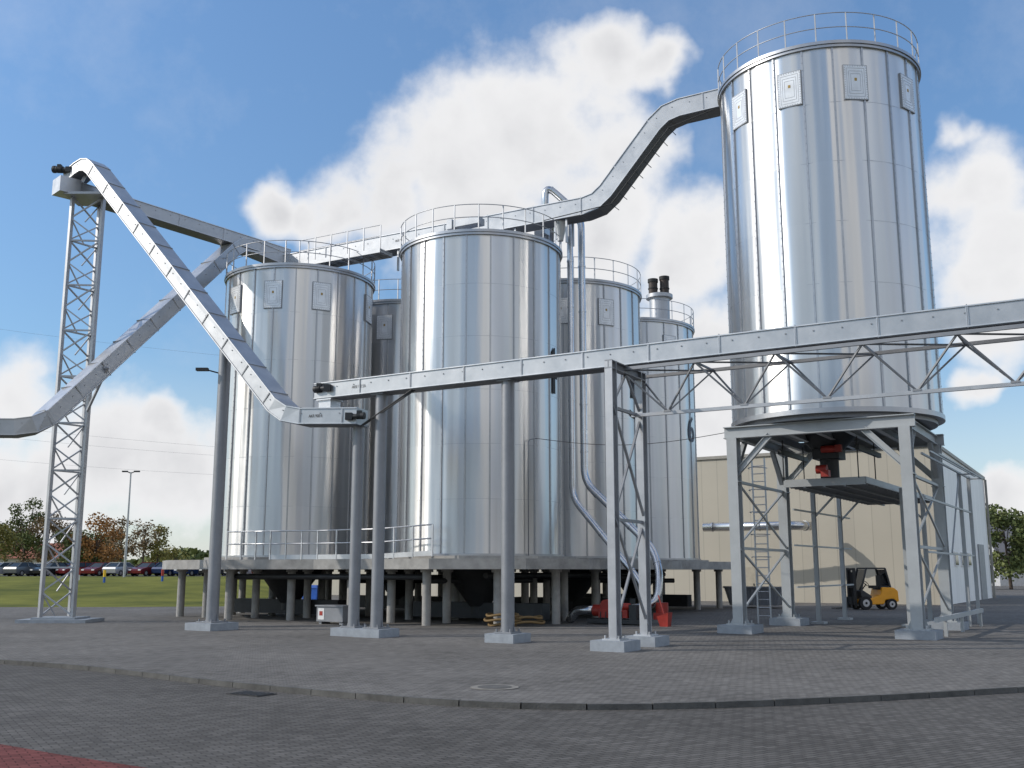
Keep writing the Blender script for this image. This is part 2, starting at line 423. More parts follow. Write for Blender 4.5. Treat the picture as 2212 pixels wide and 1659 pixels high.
# ------------------------------------------------------------------ conveyors
def conveyor(path, w, h, label, step=2.0, bolts=True, name="conveyor", start=0.5):
    e = thing(name, tuple(path[0]), label, "conveyor", "enclosed grain conveyors")
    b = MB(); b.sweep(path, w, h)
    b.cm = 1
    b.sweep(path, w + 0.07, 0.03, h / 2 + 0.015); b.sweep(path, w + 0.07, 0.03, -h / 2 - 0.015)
    b.cm = 3; b.sweep(path, w + 0.02, 0.02, -h / 2 - 0.041)  # thin bottom sheet in the dark tone, painting the shade beneath the casing
    acc = 0; nxt = start; nb = 0.25
    for i in range(len(path) - 1):
        a, c = Vector(path[i]), Vector(path[i + 1]); L = (c - a).length; d = (c - a) / L
        th = Vector((d.x, d.y, 0)).normalized(); sd = Vector((th.y, -th.x, 0)); u = sd.cross(d).normalized()
        while nxt < acc + L:
            p = a + d * (nxt - acc)
            b.cm = 1; b.box(p, (0.05, w + 0.045, h + 0.072), d, sd, u)
            b.cm = 2; b.box(p, (0.014, w + 0.055, h + 0.115), d, sd, u)
            nxt += step
        b.cm = 2
        while bolts and nb < acc + L:
            p = a + d * (nb - acc)
            for sg in (-1, 1):
                b.box(p + sd * sg * (w / 2 + 0.008) + u * (h * 0.18), (0.03, 0.024, 0.03), d, sd, u)
            nb += 0.7
        acc += L
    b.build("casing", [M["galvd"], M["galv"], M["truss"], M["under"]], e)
    return e

def motor(e, p, d, r=0.16, L=0.5):
    p = Vector(p); d = Vector(d).normalized(); b = MB()
    b.tube(p, p + d * L, r, 14); b.tube(p + d * L, p + d * (L + 0.1), r * 1.12, 14); b.tube(p - d * 0.22, p, r * 0.7, 12)
    for k in range(4): b.tube(p + d * (0.06 + 0.09 * k) * L / .5, p + d * (0.09 + 0.09 * k) * L / .5, r * 1.1, 14)
    b.box(p + d * L * 0.5 + Z * r * 1.1, (0.16, 0.16, 0.12))
    b.box(p - d * 0.28, (0.22, 0.22, 0.22))
    b.build("drive_motor", M["dark"], e)

def l3(x): return 32.7 - 0.6 * (x + 4.43)
B3 = Vector((1, -0.6, 0)).normalized(); G3 = Vector((0.6, 1, 0)).normalized()
C3 = conveyor([(-6.35, l3(-6.35), 7.8), (18, l3(18), 7.8)], 0.6, 0.46, "long level galvanised conveyor on posts and lattice truss", 2.0, True, start=1.9)
motor(C3, (-6.25, l3(-6.25) - 0.42, 7.85), -B3, 0.11, 0.16)
text_obj("lettering", "AKR 900 5A", 0.13, Vector((-4.75, l3(-4.75), 7.79)) - G3 * 0.315, B3, Z, C3)
b = MB(); p = Vector((-6.0, l3(-6.0), 7.3)); b.box(p, (0.5, 0.5, 0.55), B3, G3); b.box(p + Z * 0.2, (0.62, 0.62, 0.05), B3, G3); b.box(p - Z * 0.2, (0.62, 0.62, 0.05), B3, G3)
b.build("discharge_chute", M["galv"], C3)
b = MB(); b.beam((-3.0, l3(-3.0) - 0.1, 7.55), (-4.75, l3(-4.75) - 0.2, 6.55), 0.05, 0.05); b.build("brace", M["dark"], C3)
b = MB(); b.tube((-3.1, l3(-3.1) - 0.35, 7.5), (-4.8, l3(-4.8) - 0.4, 6.5), 0.025, 8); b.build("brace", M["dark"], C3)
pk = rounded([(-18.7, 41.75, 18.3), (-17.6, 41.05, 18.78), (-7.35, 33.75, 6.95)], 0.8, 3)
path = pk[:-1] + rounded([pk[-2], (-7.35, 33.75, 6.95), (-4.8, 32.85, 6.83)], 0.62, 2)[1:]
C2 = conveyor(path, 0.75, 0.46, "steep galvanised conveyor descending from lattice mast", 1.55, True)
motor(C2, (-18.9, 41.3, 18.6), (-1, 0.2, 0.1), 0.14, 0.35)
motor(C2, (-4.9, 32.4, 6.8), (1, -0.3, 0), 0.1, 0.16)
d2 = (Vector((-4.8, 32.85, 6.83)) - Vector((-7.35, 33.75, 6.95))).normalized(); n2 = Vector((d2.y, -d2.x, 0)).normalized()
text_obj("lettering", "AKR 900 6", 0.13, Vector((-6.2, 33.344, 6.89)) + n2 * 0.39, Vector((d2.x, d2.y, 0)).normalized(), Z, C2)
C1 = conveyor([(-18.6, 41.1, 17.72), (-11.0, 48.6, 17.05)], 0.72, 0.52, "galvanised conveyor from mast head to silo roof", 2.2)
b = MB(); b.box((-18.6, 41.1, 17.72), (0.85, 0.84, 0.66), (Vector((-11.0, 48.6, 0)) - Vector((-18.6, 41.1, 0))).normalized(), Vector((0.7, -0.72, 0)).normalized())
b.build("drive_housing", M["galv"], C1)
path = rounded([(-22.5, 37.2, 7.1), (-17.75, 38.2, 7.2), (-12.9, 46.9, 17.2), (-10.6, 48.7, 16.6)], 0.65, 2)
C4 = conveyor(path, 0.8, 0.55, "rising galvanised conveyor passing beside lattice mast", 1.6)
path = rounded([(-10.9, 48.3, 16.55), (3.6, 40.24, 16.6), (6.2, 38.77, 19.9), (9.6, 36.85, 19.95)], 0.62, 2)
C0 = conveyor(path, 0.8, 0.68, "galvanised conveyor over silo roofs rising to tall silo", 2.2)
DR = (Vector((3.55, 40.27, 0)) - Vector((-10.9, 48.3, 0))).normalized(); NR = Vector((DR.y, -DR.x, 0))
text_obj("lettering", "AKR 900", 0.14, Vector((-10.9, 48.3, 16.57)) + DR * 6.9 + NR * 0.415, DR, Z, C0)
b = MB(); w0 = Vector((-10.9, 48.3, 15.95)) + DR * 2.0 + NR * 0.95; w1 = w0 + DR * 4.6
b.beam(w0, w1, 0.9, 0.06)
for s_ in (-0.45, 0.45): b.beam(w0 + NR * s_ - Z * 0.06, w1 + NR * s_ - Z * 0.06, 0.05, 0.2)
for k in range(9): q = w0.lerp(w1, k / 8); b.beam(q - NR * 0.45 - Z * 0.1, q + NR * 0.45 - Z * 0.1, 0.04, 0.08)
b.build("walkway", M["galvd"], C0)
b = MB()
for hh in (1.1, 0.6): b.tube(w0 + NR * 0.45 + Z * hh, w1 + NR * 0.45 + Z * hh, 0.02, 6)
for k in range(6): q = w0.lerp(w1, k / 5) + NR * 0.45; b.beam(q, q + Z * 1.1, 0.04, 0.04)
b.build("guard_rail", M["rail"], C0)
b = MB(); q = Vector((-1.8, 40.2, 15.85)); b.box(q, (1.3, 0.5, 0.28), DR, NR); b.box(q - DR * 0.7, (0.25, 0.6, 0.4), DR, NR); b.build("outlet_gate", M["galvd"], C0)
b = MB(); q = Vector((2.0, 41.1, 15.9)); b.tube(q + Z * 0.45, q - Z * 0.5, 0.32, 12, 0.12); b.build("outlet_cone", M["galvd"], C0)
b = MB(); q = Vector((1.3, 42.9, 16.9)); b.box(q, (0.5, 0.5, 1.3), DR, NR); b.build("filter_box", M["galv"], C0)
for t in (1.5, 6.8, 9.5, 12.8, 15.2):
    p = Vector((-10.9, 48.3, 16.3)) + DR * t
    for s_ in (-0.3, 0.3):
        b = MB(); b.beam(p + NR * s_, p + NR * s_ - Z * 1.1, 0.08, 0.08); b.build("support_leg", M["rail"], C0)
b = MB(); a0 = Vector((3.9, 40.1, 16.75)); a1 = Vector((6.1, 38.85, 19.45)); uu = (a1 - a0).normalized(); sd = NR; up = sd.cross(uu).normalized()
if up.z > 0: up = -up
for k in range(8):
    p = a0.lerp(a1, k / 7) + up * 0.4; b.tube(p - sd * 0.44, p + sd * 0.44, 0.015, 6)
b.tube(a0 + up * 0.42 + sd * 0.40, a1 + up * 0.42 + sd * 0.40, 0.02, 6); b.tube(Vector((1.5, 41.05, 16.15)) + sd * 0.4, a0 + up * 0.42 + sd * 0.4, 0.02, 6)
b.tube(a1 + up * 0.42 + sd * 0.40, Vector((8.0, 37.75, 19.5)) + sd * 0.4, 0.02, 6)
b.build("cable_tray", M["dark"], C0)

# ------------------------------------------------------------------ lattice mast
def lattice(b, legs, z0, z1, step, lw, bw, faces=None):
    m = len(legs); nz = max(1, round((z1 - z0) / step)); st = (z1 - z0) / nz
    faces = faces or [(i, (i + 1) % m) for i in range(m)]
    for x, y in legs: b.beam((x, y, z0), (x, y, z1), lw, lw)
    for fi, (i, j) in enumerate(faces):
        a, c = Vector((*legs[i], 0)), Vector((*legs[j], 0))
        for k in range(nz):
            za, zb, zm = z0 + k * st, z0 + (k + 1) * st, z0 + (k + 0.5) * st
            if k % 2: b.beam(a + Z * zb, c + Z * zb, bw * 1.2, bw * 1.2)
            if k % 2: a, c = c, a
            b.beam(a + Z * zb, c + Z * (za + 0.03), bw, bw)
            if fi != 0: b.beam(c + Z * zb, (a + c) / 2 + Z * (za + 0.03), bw * .8, bw * .8)
            if k % 2: a, c = c, a
e = thing("lattice_mast", (-17.7, 41.5, 0), "tall galvanised triangular lattice mast on concrete base", "mast")
b = MB(); lattice(b, [(-18.35, 41.2), (-17.1, 41.3), (-17.65, 42.3)], 0.2, 17.38, 0.96, 0.14, 0.055)
b.box((-17.7, 41.5, 17.38), (1.7, 1.5, 0.1)); b.beam((-18.3, 41.2, 17.4), (-17.9, 41.3, 18.4), 0.1, 0.1); b.beam((-17.1, 41.3, 17.4), (-17.4, 41.2, 18.4), 0.1, 0.1)
b.beam((-17.1, 41.2, 8.3), (-16.0, 40.2, 9.9), 0.09, 0.09); b.beam((-17.1, 41.2, 9.8), (-16.1, 40.2, 9.9), 0.09, 0.09)
b.beam((-18.35, 41.2, 8.9), (-17.1, 39.8, 8.9), 0.09, 0.09)
b.build("lattice", M["rail"], e)
b = MB(); b.box((-17.7, 41.6, 0.06), (2.7, 1.9, 0.14)); b.box((-17.7, 41.6, 0.16), (1.7, 1.5, 0.08)); b.build("footing", M["concb"], e)

# ------------------------------------------------------------------ round posts
def post(x, y, top, r, label, bs=1.0):
    e = thing("support_post", (x, y, 0), label, "post", "galvanised conveyor support posts")
    b = MB(); b.tube((x, y, 0.25), (x, y, top), r, 20)
    b.box((x, y, top - 0.02), (2.6 * r, 2.6 * r, 0.05), B, G)
    b.box((x, y, top * 0.52), (0.12, 0.12, 0.1))
    b.build("shaft", M["post"], e)
    b = MB(); b.box((x, y, 0.12), (bs, bs, 0.25), B, G); b.build("footing", M["concb"], e)
    b = MB(); b.box((x, y, 0.27), (bs * 0.6, bs * 0.6, 0.04), B, G)
    for i in (-1, 1):
        for j in (-1, 1): b.tube(Vector((x, y, 0.28)) + B * i * bs * 0.24 + G * j * bs * 0.24, Vector((x, y, 0.37)) + B * i * bs * 0.24 + G * j * bs * 0.24, 0.03, 8)
        b.add([Vector((x, y, 0.28)) + B * i * r * 0.9, Vector((x, y, 0.28)) + B * i * bs * 0.28, Vector((x, y, 0.6)) + B * i * r * 0.9], [(0, 1, 2)])
    b.build("base_plate", M["post"], e)
    return e
pz = post(-10.25, 36.25, 10.55, 0.21, "tall galvanised round post under steep conveyor", 1.25)
b = MB(); b.tube((-10.4, 36.2, 8.9), (-11.0, 36.1, 9.05), 0.025, 8); b.box((-11.0, 36.1, 9.02), (0.42, 0.2, 0.1)); b.build("floodlight", M["dark"], pz)
post(-4.95, 33.15, 6.6, 0.18, "galvanised round post under lower conveyor end", 1.0)
post(-4.15, l3(-4.15), 7.53, 0.19, "galvanised round post under level conveyor", 1.0)
post(-0.12, l3(-0.12), 7.53, 0.19, "galvanised round post standing before silo four", 0.95)

# ------------------------------------------------------------------ braced trestle
e = thing("conveyor_trestle", (3.15, 28, 0), "braced steel trestle with two legs under conveyor", "trestle")
fl, bl = Vector((2.62, 27.0, 0)), Vector((3.62, 28.75, 0))
for p in (fl, bl):
    b = MB(); b.hbeam(p + Z * 0.25, p + Z * 7.5, 0.22, 0.26, 0.03, G); b.build("leg", M["rail"], e)
b = MB()
b.hbeam(fl + Z * 7.38 - G * 0.15, bl + Z * 7.38 + G * 0.15, 0.2, 0.2, 0.03)
for za, zb in ((0.55, 3.3), (3.3, 6.25)):
    b.beam(fl + Z * za, bl + Z * zb, 0.06, 0.06); b.beam(bl + Z * za + B * 0.06, fl + Z * zb + B * 0.06, 0.06, 0.06)
    b.beam(fl + Z * zb, bl + Z * zb, 0.08, 0.08)
b.beam(fl + Z * 6.25, (fl + bl) / 2 + Z * 7.3, 0.06, 0.06); b.beam(bl + Z * 6.25, (fl + bl) / 2 + Z * 7.3, 0.06, 0.06)
b.build("bracing", M["truss"], e)
for p in (fl, bl):
    b = MB(); b.box(p + Z * 0.13, (0.95, 0.95, 0.26), B, G); b.build("footing", M["concb"], e)
    b = MB(); b.box(p + Z * 0.28, (0.5, 0.5, 0.04), B, G)
    for i in (-1, 1):
        for j in (-1, 1): b.tube(p + B * i * 0.19 + G * j * 0.19 + Z * 0.29, p + B * i * 0.19 + G * j * 0.19 + Z * 0.38, 0.025, 8)
    b.build("base_plate", M["galv"], e)

# ------------------------------------------------------------------ truss under level conveyor
e = thing("conveyor_truss", (10, l3(10), 6.2), "triangular lattice truss carrying the level conveyor", "truss")
b = MB(); x0, x1 = 3.15, 17.9
def q3(x, off, z): return Vector((x, l3(x), z)) + G3 * off
FO, BO = -0.35, 1.05
b.beam(q3(x0, 0.35, 6.22), q3(x1, 0.35, 6.22), 0.09, 0.09)
b.cm = 1
for off in (FO, BO): b.beam(q3(x0, off, 7.42), q3(x1, off, 7.42), 0.08, 0.09)
x = x0; stp = 1.84
while x < x1 - 0.5:
    xm, xe = x + stp / 2, x + stp
    for off in (FO, BO):
        b.beam(q3(x, off, 7.4), q3(xm, 0.35, 6.25), 0.042, 0.042); b.beam(q3(xm, 0.35, 6.25), q3(min(xe, x1), off, 7.4), 0.042, 0.042)
    b.beam(q3(x, FO, 7.41), q3(x, BO, 7.41), 0.05, 0.05); b.beam(q3(x, FO, 7.4), q3(xe, BO, 7.4), 0.04, 0.04)
    b.box(q3(xm, 0.35, 6.27), (0.2, 0.12, 0.05), B3, G3)
    x = xe
b.build("lattice", [M["rail"], M["truss"]], e)

# ------------------------------------------------------------------ tall silo frame
A, Bq, Cq, D = Vector((7.42, 34.5, 0)), Vector((12.1, 31.6, 0)), Vector((15.0, 36.5, 0)), Vector((10.3, 39.4, 0))
e = thing("silo_support_frame", (11.2, 35.5, 0), "grey painted steel frame with braced legs under tall silo", "frame")
for p in (A, Bq, Cq, D):
    b = MB(); b.hbeam(p + Z * 0.25, p + Z * 6.36, 0.34, 0.38, 0.035, G); b.box(p + Z * 4.9, (0.40, 0.42, 0.03), B, G)
    b.build("leg", M["frame"], e)
b = MB()
for p, q in ((A, Bq), (D, Cq)):
    d = (q - p).normalized(); b.hbeam(p - d * 0.3 + Z * 6.54, q + d * 0.3 + Z * 6.54, 0.26, 0.36, 0.03)
for p, q in ((A, D), (Bq, Cq)):
    b.hbeam(p + Z * 6.52, q + Z * 6.52, 0.22, 0.3, 0.03)
for k in range(1, 6):
    p = A.lerp(Bq, k / 6); q = D.lerp(Cq, k / 6); b.hbeam(p + Z * 6.5, q + Z * 6.5, 0.16, 0.24, 0.02)
b.build("top_beams", M["frame"], e)
b = MB()
for p, q in ((A, Bq), (Bq, A), (D, Cq), (Cq, D), (A, D), (D, A), (Bq, Cq), (Cq, Bq)):
    d = (q - p).normalized(); b.hbeam(p + Z * 5.1, p + d * 1.25 + Z * 6.38, 0.14, 0.18, 0.02)
for p, q in ((A, D), (Bq, Cq)):
    b.beam(p + Z * 0.6, q + Z * 2.7, 0.06, 0.06); b.beam(q + Z * 0.6 + B * 0.08, p + Z * 2.7 + B * 0.08, 0.06, 0.06)
    b.beam(p + Z * 2.75, q + Z * 4.9, 0.06, 0.06); b.beam(q + Z * 2.75 + B * 0.08, p + Z * 4.9 + B * 0.08, 0.06, 0.06)
    b.beam(p + Z * 2.72, q + Z * 2.72, 0.09, 0.09); b.beam(p + Z * 4.92, q + Z * 4.92, 0.09, 0.09)
b.build("braces", M["frame"], e)
for p in (A, Bq, Cq, D):
    c = MB(); c.box(p + Z * 0.13, (1.15, 1.15, 0.26), B, G); c.build("footing", M["concb"], e)
    c = MB(); c.box(p + Z * 0.28, (0.7, 0.7, 0.04), B, G)
    for i in (-1, 1):
        for j in (-1, 1): c.tube(p + B * i * 0.28 + G * j * 0.28 + Z * 0.29, p + B * i * 0.28 + G * j * 0.28 + Z * 0.4, 0.03, 8)
        c.add([p + B * i * 0.16 + Z * 0.29, p + B * i * 0.34 + Z * 0.29, p + B * i * 0.16 + Z * 0.62], [(0, 1, 2)])
    c.build("base_plate", M["frame"], e)
c = MB(); c.ring((11.2, 35.55), 0.0, 3.3, 6.76, 6.9, 48); c.build("deck", M["truss"], e)
e = thing("discharge_unit", (11.2, 36, 5.2), "dark hopper outlet with red drive motors below silo", "machine")
b = MB(); b.tube((11.0, 35.8, 6.75), (11.0, 35.8, 6.1), 1.15, 20, 0.5); b.box((11.0, 35.8, 5.95), (0.9, 0.9, 0.35), B, G); b.tube((11.0, 35.8, 5.8), (11.0, 35.8, 5.1), 0.32, 16)
for k in (-1, 1): b.beam(Vector((11.0, 35.8, 6.0)) + B * k * 1.3 - G * 1.4, Vector((11.0, 35.8, 6.0)) + B * k * 1.3 + G * 1.8, 0.12, 0.16)
for k in (-1, 1):
    for j in (-1, 1): q = Vector((11.0, 35.8, 5.0)) + B * k * 1.25 + G * j * 1.2; b.tube(q, q + Z * 1.4, 0.02, 6)
b.build("hopper", M["dark"], e)
b = MB(); q = Vector((10.85, 35.2, 6.08)); b.tube(q - B * 0.28, q + B * 0.22, 0.12, 14); b.box(q + B * 0.3, (0.2, 0.2, 0.24), B, G)
b.build("upper_drive", M["red"], e)
b = MB(); q = Vector((10.55, 35.15, 5.38)); b.tube(q - B * 0.2, q + B * 0.16, 0.15, 14); b.box(q - Z * 0.15 + B * 0.1, (0.26, 0.26, 0.22), B, G)
b.build("lower_drive", M["red"], e)
e = thing("loading_canopy", (11, 38, 0), "flat ribbed steel canopy extending behind raised silo", "canopy")
nl = Vector((9.55, 36.3, 5.0)); nr = nl + B * 2.75; L = 12.0
b = MB(); cc = (nl + nr) / 2 + G * L / 2; b.box(cc, (2.75, L, 0.05), B, G)
for p in (nl, nr): b.beam(p, p + G * L, 0.08, 0.22)
b.beam(nl - Z * 0.02, nr - Z * 0.02, 0.08, 0.26)
b.build("roof_sheet", M["frame"], e)
b = MB()
for k in range(1, 24): p = nl + G * (L * k / 24) - Z * 0.09; b.beam(p + B * 0.06, p + B * 2.69, 0.07, 0.14)
for k in (0.25, 0.5, 0.75): b.beam(nl + B * 2.75 * k - Z * 0.17, nl + B * 2.75 * k - Z * 0.17 + G * L, 0.08, 0.05)
b.build("ribs", M["truss"], e)
for s_, t in ((-0.35, 4.6), (-0.35, 8.4), (3.0, 4.4), (3.0, 8.2), (3.0, 11.6)):
    b = MB(); p = nl + B * s_ + G * t; p.z = 0; b.hbeam(p, p + Z * 5.0, 0.15, 0.15, 0.02); b.box(p + Z * 0.04, (0.5, 0.5, 0.08), B, G); b.build("canopy_post", M["frame"], e)
for s_, t in ((-0.35, 8.4), (3.0, 8.2), (-0.35, 4.6)):
    b = MB(); p = nl + B * s_ + G * t; b.beam(p + Z * -1.0, p + B * (0.9 if s_ < 0 else -0.9) - Z * 0.1, 0.07, 0.07); b.build("knee_brace", M["frame"], e)
for zz in (1.4, 2.9, 4.2):
    b = MB(); p = nl + B * -0.35 + G * 2; p.z = zz; b.beam(p, p + G * 8, 0.06, 0.06); b.build("side_rail", M["frame"], e)
e = thing("side_rack", (16, 38, 0), "open steel rack with horizontal rails beside silo frame", "rack")
b = MB()
pts = [Bq + B * 0.35 + G * 0.4, Cq + B * 0.3, Cq + B * 0.3 + G * 2.6, Cq + B * 0.3 + G * 4.8]
pts2 = [p + B * 0.5 for p in pts]
for p in pts[2:]: b.hbeam(p, p + Z * 5.6, 0.12, 0.12, 0.02)
for zz in (2.55, 4.2, 5.55):
    b.beam(pts[0] + Z * zz, pts[3] + Z * zz, 0.06, 0.06)
b.beam(pts[3] + Z * 5.5, pts2[3] + Z * 5.5, 0.05, 0.05); b.beam(pts[2] + Z * 5.51, pts2[2] + Z * 5.51, 0.05, 0.05)
b.beam(pts2[0] + Z * 5.5, pts2[3] + Z * 5.5, 0.05, 0.05); b.beam(pts[0] + B * .25 + Z * 5.6, pts[3] + B * .25 + Z * 5.6, 0.05, 0.05)
b.beam(pts[1] + Z * 2.6, pts[2] + Z * 5.5, 0.05, 0.05)
b.build("rack_frame", M["frame"], e)
b = MB(); p = Bq + B * 0.5; b.beam(p + Z * 0.55, p + G * 9 + Z * 0.55, 0.1, 0.14)
for t in (1.5, 4.5, 8.5): b.beam(p + G * t, p + G * t + Z * 0.5, 0.1, 0.1)
b.build("low_barrier", M["frame"], e)
e = thing("ladder", (9.6, 40.4, 0), "galvanised access ladder with safety hoops", "ladder")
b = MB(); lp = Vector((9.6, 40.3, 0))
for s_ in (-0.25, 0.25): b.beam(lp + B * s_, lp + B * s_ + Z * 6.3, 0.05, 0.05)
for k in range(20): b.tube(lp - B * 0.25 + Z * (0.3 + 0.3 * k), lp + B * 0.25 + Z * (0.3 + 0.3 * k), 0.018, 6)
for k in range(5):
    b.pipe([lp + B * 0.35 * math.cos(t) - G * 0.65 * math.sin(t) + Z * (2.5 + 0.85 * k) for t in [math.pi * q / 8 for q in range(9)]], 0.018, 5)
b.build("ladder_body", M["rail"], e)

# ------------------------------------------------------------------ ducts
def duct(path, r, label, bandstep=2.0, rad=0.6):
    e = thing("duct_pipe", tuple(path[0]), label, "pipe", "galvanised air ducts")
    b = MB(); pp = rounded(path, rad, 8); b.pipe(pp, r, 16)
    acc = 0; nx = 0.6
    for i in range(len(pp) - 1):
        a, c = pp[i], pp[i + 1]; L = (c - a).length
        while L > 1e-4 and nx < acc + L:
            q = a.lerp(c, (nx - acc) / L); d = (c - a) / L; b.tube(q - d * 0.03, q + d * 0.03, r * 1.12, 16); nx += bandstep
        acc += L
    b.build("duct_tube", M["duct"], e); return e
duct([(1.45, 43.2, 16.0), (1.45, 43.1, 18.65), (3.0, 42.95, 17.15), (3.0, 42.95, 5.6), (5.5, 41.2, 2.9), (5.7, 40.6, 2.0), (5.55, 40.3, 0.7), (4.0, 40.2, 0.5)], 0.15, "shiny duct hooking over silo roof and running to blower", 2.0, 0.6)
duct([(1.7, 43.6, 16.0), (1.75, 43.4, 17.6), (2.48, 42.5, 17.0), (2.48, 42.5, 4.9), (5.0, 40.6, 1.5), (5.0, 40.0, 0.6)], 0.13, "slim duct running straight down beside silo", 2.0, 0.5)
duct([(12.2, 66.5, 4.7), (17.5, 63.8, 4.7), (18.5, 64.8, 4.7)], 0.28, "shiny horizontal duct fixed near the beige wall", 1.5)
e = thing("silo_riser_pipe", (0.75, 39.1, 2.5), "thin dark riser pipe on silo front", "pipe")
b = MB(); b.pipe(rounded([(0.62, 39.14, 2.4), (0.62, 39.14, 6.9), (0.9, 39.3, 6.95)], 0.15, 5), 0.02, 8); b.build("riser_tube", M["truss"], e)
e = thing("overhead_cable", (0.7, 39.2, 6.9), "thin slack cable between silo and raised frame", "cable")
b = MB(); a, c = Vector((0.9, 39.2, 6.95)), Vector((7.4, 34.6, 6.6))
b.pipe([a.lerp(c, t / 20) - Z * 0.35 * math.sin(math.pi * t / 20) for t in range(21)], 0.012, 5); b.build("cable_line", M["dark"], e)

sx_, sy_ = 8.25, 56.2
e = thing("exhaust_stack", (sx_, sy_, 15.1), "round grey stack with two dark upright outlets", "chimney")
b = MB(); b.tube((sx_, sy_, 15.1), (sx_, sy_, 17.0), 0.56, 24); b.ring((sx_, sy_), 0.5, 0.74, 16.95, 17.15, 32); b.tube((sx_, sy_, 16.9), (sx_, sy_, 17.1), 0.52, 24); b.build("stack", M["rail"], e)
for dx, h in ((-0.34, 18.05), (0.30, 18.2)):
    b = MB(); b.tube((sx_ + dx, sy_, 17.1), (sx_ + dx, sy_, h), 0.25, 18); b.cm = 1; b.ring((sx_ + dx, sy_), 0.2, 0.29, h - 0.16, h + 0.03, 20); b.ring((sx_ + dx, sy_), 0.2, 0.28, 17.5, 17.56, 20)
    b.build("outlet", [M["brown"], M["black"]], e)

# ------------------------------------------------------------------ plant under the slab
e = thing("blower_unit", (4.0, 39.6, 0), "red blower machine with grey suction bend", "machine")
c0 = Vector((3.9, 39.9, 0)); b = MB()
b.box(c0 + Z * 0.40, (1.2, 0.5, 0.3), B, G); b.tube(c0 - B * 0.3 + Z * 0.66 - G * .2, c0 - B * 0.3 + Z * 0.66 + G * .2, 0.26, 16)
b.tube(c0 - B * 0.55 + Z * 0.5, c0 - B * 0.9 + Z * 0.5, 0.22, 16)
b.tube(c0 + B * 0.0 + Z * 0.66, c0 + B * 0.6 + Z * 0.66, 0.13, 14)
b.build("housing", M["red"], e)
b = MB(); q = c0 + B * 1.5 + G * .9; b.tube(q + Z * 0.2, q + Z * 0.8, 0.24, 16); b.box(q + Z * 0.3, (0.5, 0.5, 0.25), B, G); b.build("drive_unit", M["red"], e)
b = MB(); b.beam(c0 - B * 1.0 + Z * 0.12, c0 + B * 1.3 + Z * 0.12, 0.8, 0.16); b.box(c0 + B * .8 + Z * .45, (.3, .4, .56), B, G)
for k in range(5): b.box(c0 - B * (0.5 - .22 * k) - G * .26 + Z * .32, (.03, .03, .3), B, G)
b.build("skid", M["dark"], e)
b = MB(); b.pipe(rounded([c0 - B * 0.9 + Z * 0.5, c0 - B * 1.7 + Z * 0.5, c0 - B * 2.0 + Z * 0.05], 0.35), 0.17, 14); b.build("suction_bend", M["duct"], e)
e = thing("waste_scoop", (5.55, 38.4, 0), "small red scoop bin on paving", "bin")
b = MB(); c0 = Vector((5.55, 38.4, 0)); t0 = [c0 + B * x + G * y + Z * z for x, y, z in ((-.15, -.15, 0), (.15, -.15, 0), (.15, .15, 0), (-.15, .15, 0), (-.25, -.2, .35), (.2, -.2, .5), (.2, .2, .5), (-.25, .2, .35))]
b.add(t0, [(0, 3, 2, 1), (0, 1, 5, 4), (1, 2, 6, 5), (2, 3, 7, 6), (3, 0, 4, 7)]); b.beam(c0 + Z * 0.3, c0 + B * -0.25 + Z * 1.1, 0.035, 0.035); b.build("scoop", M["red"], e)
e = thing("hose_coil", (0.1, 38.2, 0), "coiled ochre hose lying under slab edge", "hose")
b = MB()
for k in range(5):
    rr = 0.45 + 0.07 * (k % 3); b.pipe([(-0.35 + 0.95 * (k % 2) + rr * 1.1 * math.cos(t), 38.6 + rr * 0.8 * math.sin(t), 0.06 + 0.085 * k + 0.03 * math.sin(3 * t)) for t in [2 * math.pi * q / 28 for q in range(28)]], 0.045, 8, True)
b.build("hose_loops", M["hose"], e)
e = thing("control_cabinet", (-6.7, 40.1, 0), "low grey cabinet with small red and white notice", "cabinet")
c0 = Vector((-6.7, 40.1, 0)); b = MB(); b.box(c0 + Z * 0.38, (1.3, 0.6, 0.56), B, G); b.box(c0 + Z * 0.68, (1.4, 0.7, 0.05), B, G)
for k in (-1, 1): b.box(c0 + B * k * 0.5 + Z * 0.05, (0.12, 0.5, 0.1), B, G)
b.build("cabinet_body", M["truss"], e)
b = MB(); b.box(c0 - B * 0.42 - G * 0.305 + Z * 0.38, (0.3, 0.012, 0.42), B, G); b.cm = 1; b.box(c0 - B * 0.42 - G * 0.313 + Z * 0.4, (0.16, 0.008, 0.16), B, G); b.build("notice", [M["white"], M["red"]], e)
x, y = -11.3, 60.5
e = thing("waste_container", (x, y, 0), "blue plastic wheeled waste container", "container")
b = MB(); c0 = Vector((x, y, 0)); t0 = [c0 + B * a * q + G * c * q * 0.8 + Z * z for z, q in ((0.18, 0.5), (1.0, 0.66)) for a, c in ((-1, -1), (1, -1), (1, 1), (-1, 1))]
b.add(t0, [(0, 3, 2, 1), (4, 5, 6, 7), (0, 1, 5, 4), (1, 2, 6, 5), (2, 3, 7, 6), (3, 0, 4, 7)]); b.build("bin_body", M["blue"], e)
b = MB(); b.box(c0 + Z * 1.05, (1.42, 1.16, 0.1), B, G); b.box(c0 + Z * 1.12, (1.1, 0.9, 0.08), B, G); b.build("lid", M["blue"], e)
for a in (-1, 1):
    for c in (-1, 1):
        b = MB(); w = c0 + B * a * 0.4 + G * c * 0.32 + Z * 0.1; b.tube(w - G * 0.03, w + G * 0.03, 0.1, 12); b.build("wheel", M["black"], e)
e = thing("underfloor_pipework", (-2, 44, 1.6), "dark horizontal pipes hung beneath the slab", "pipework")
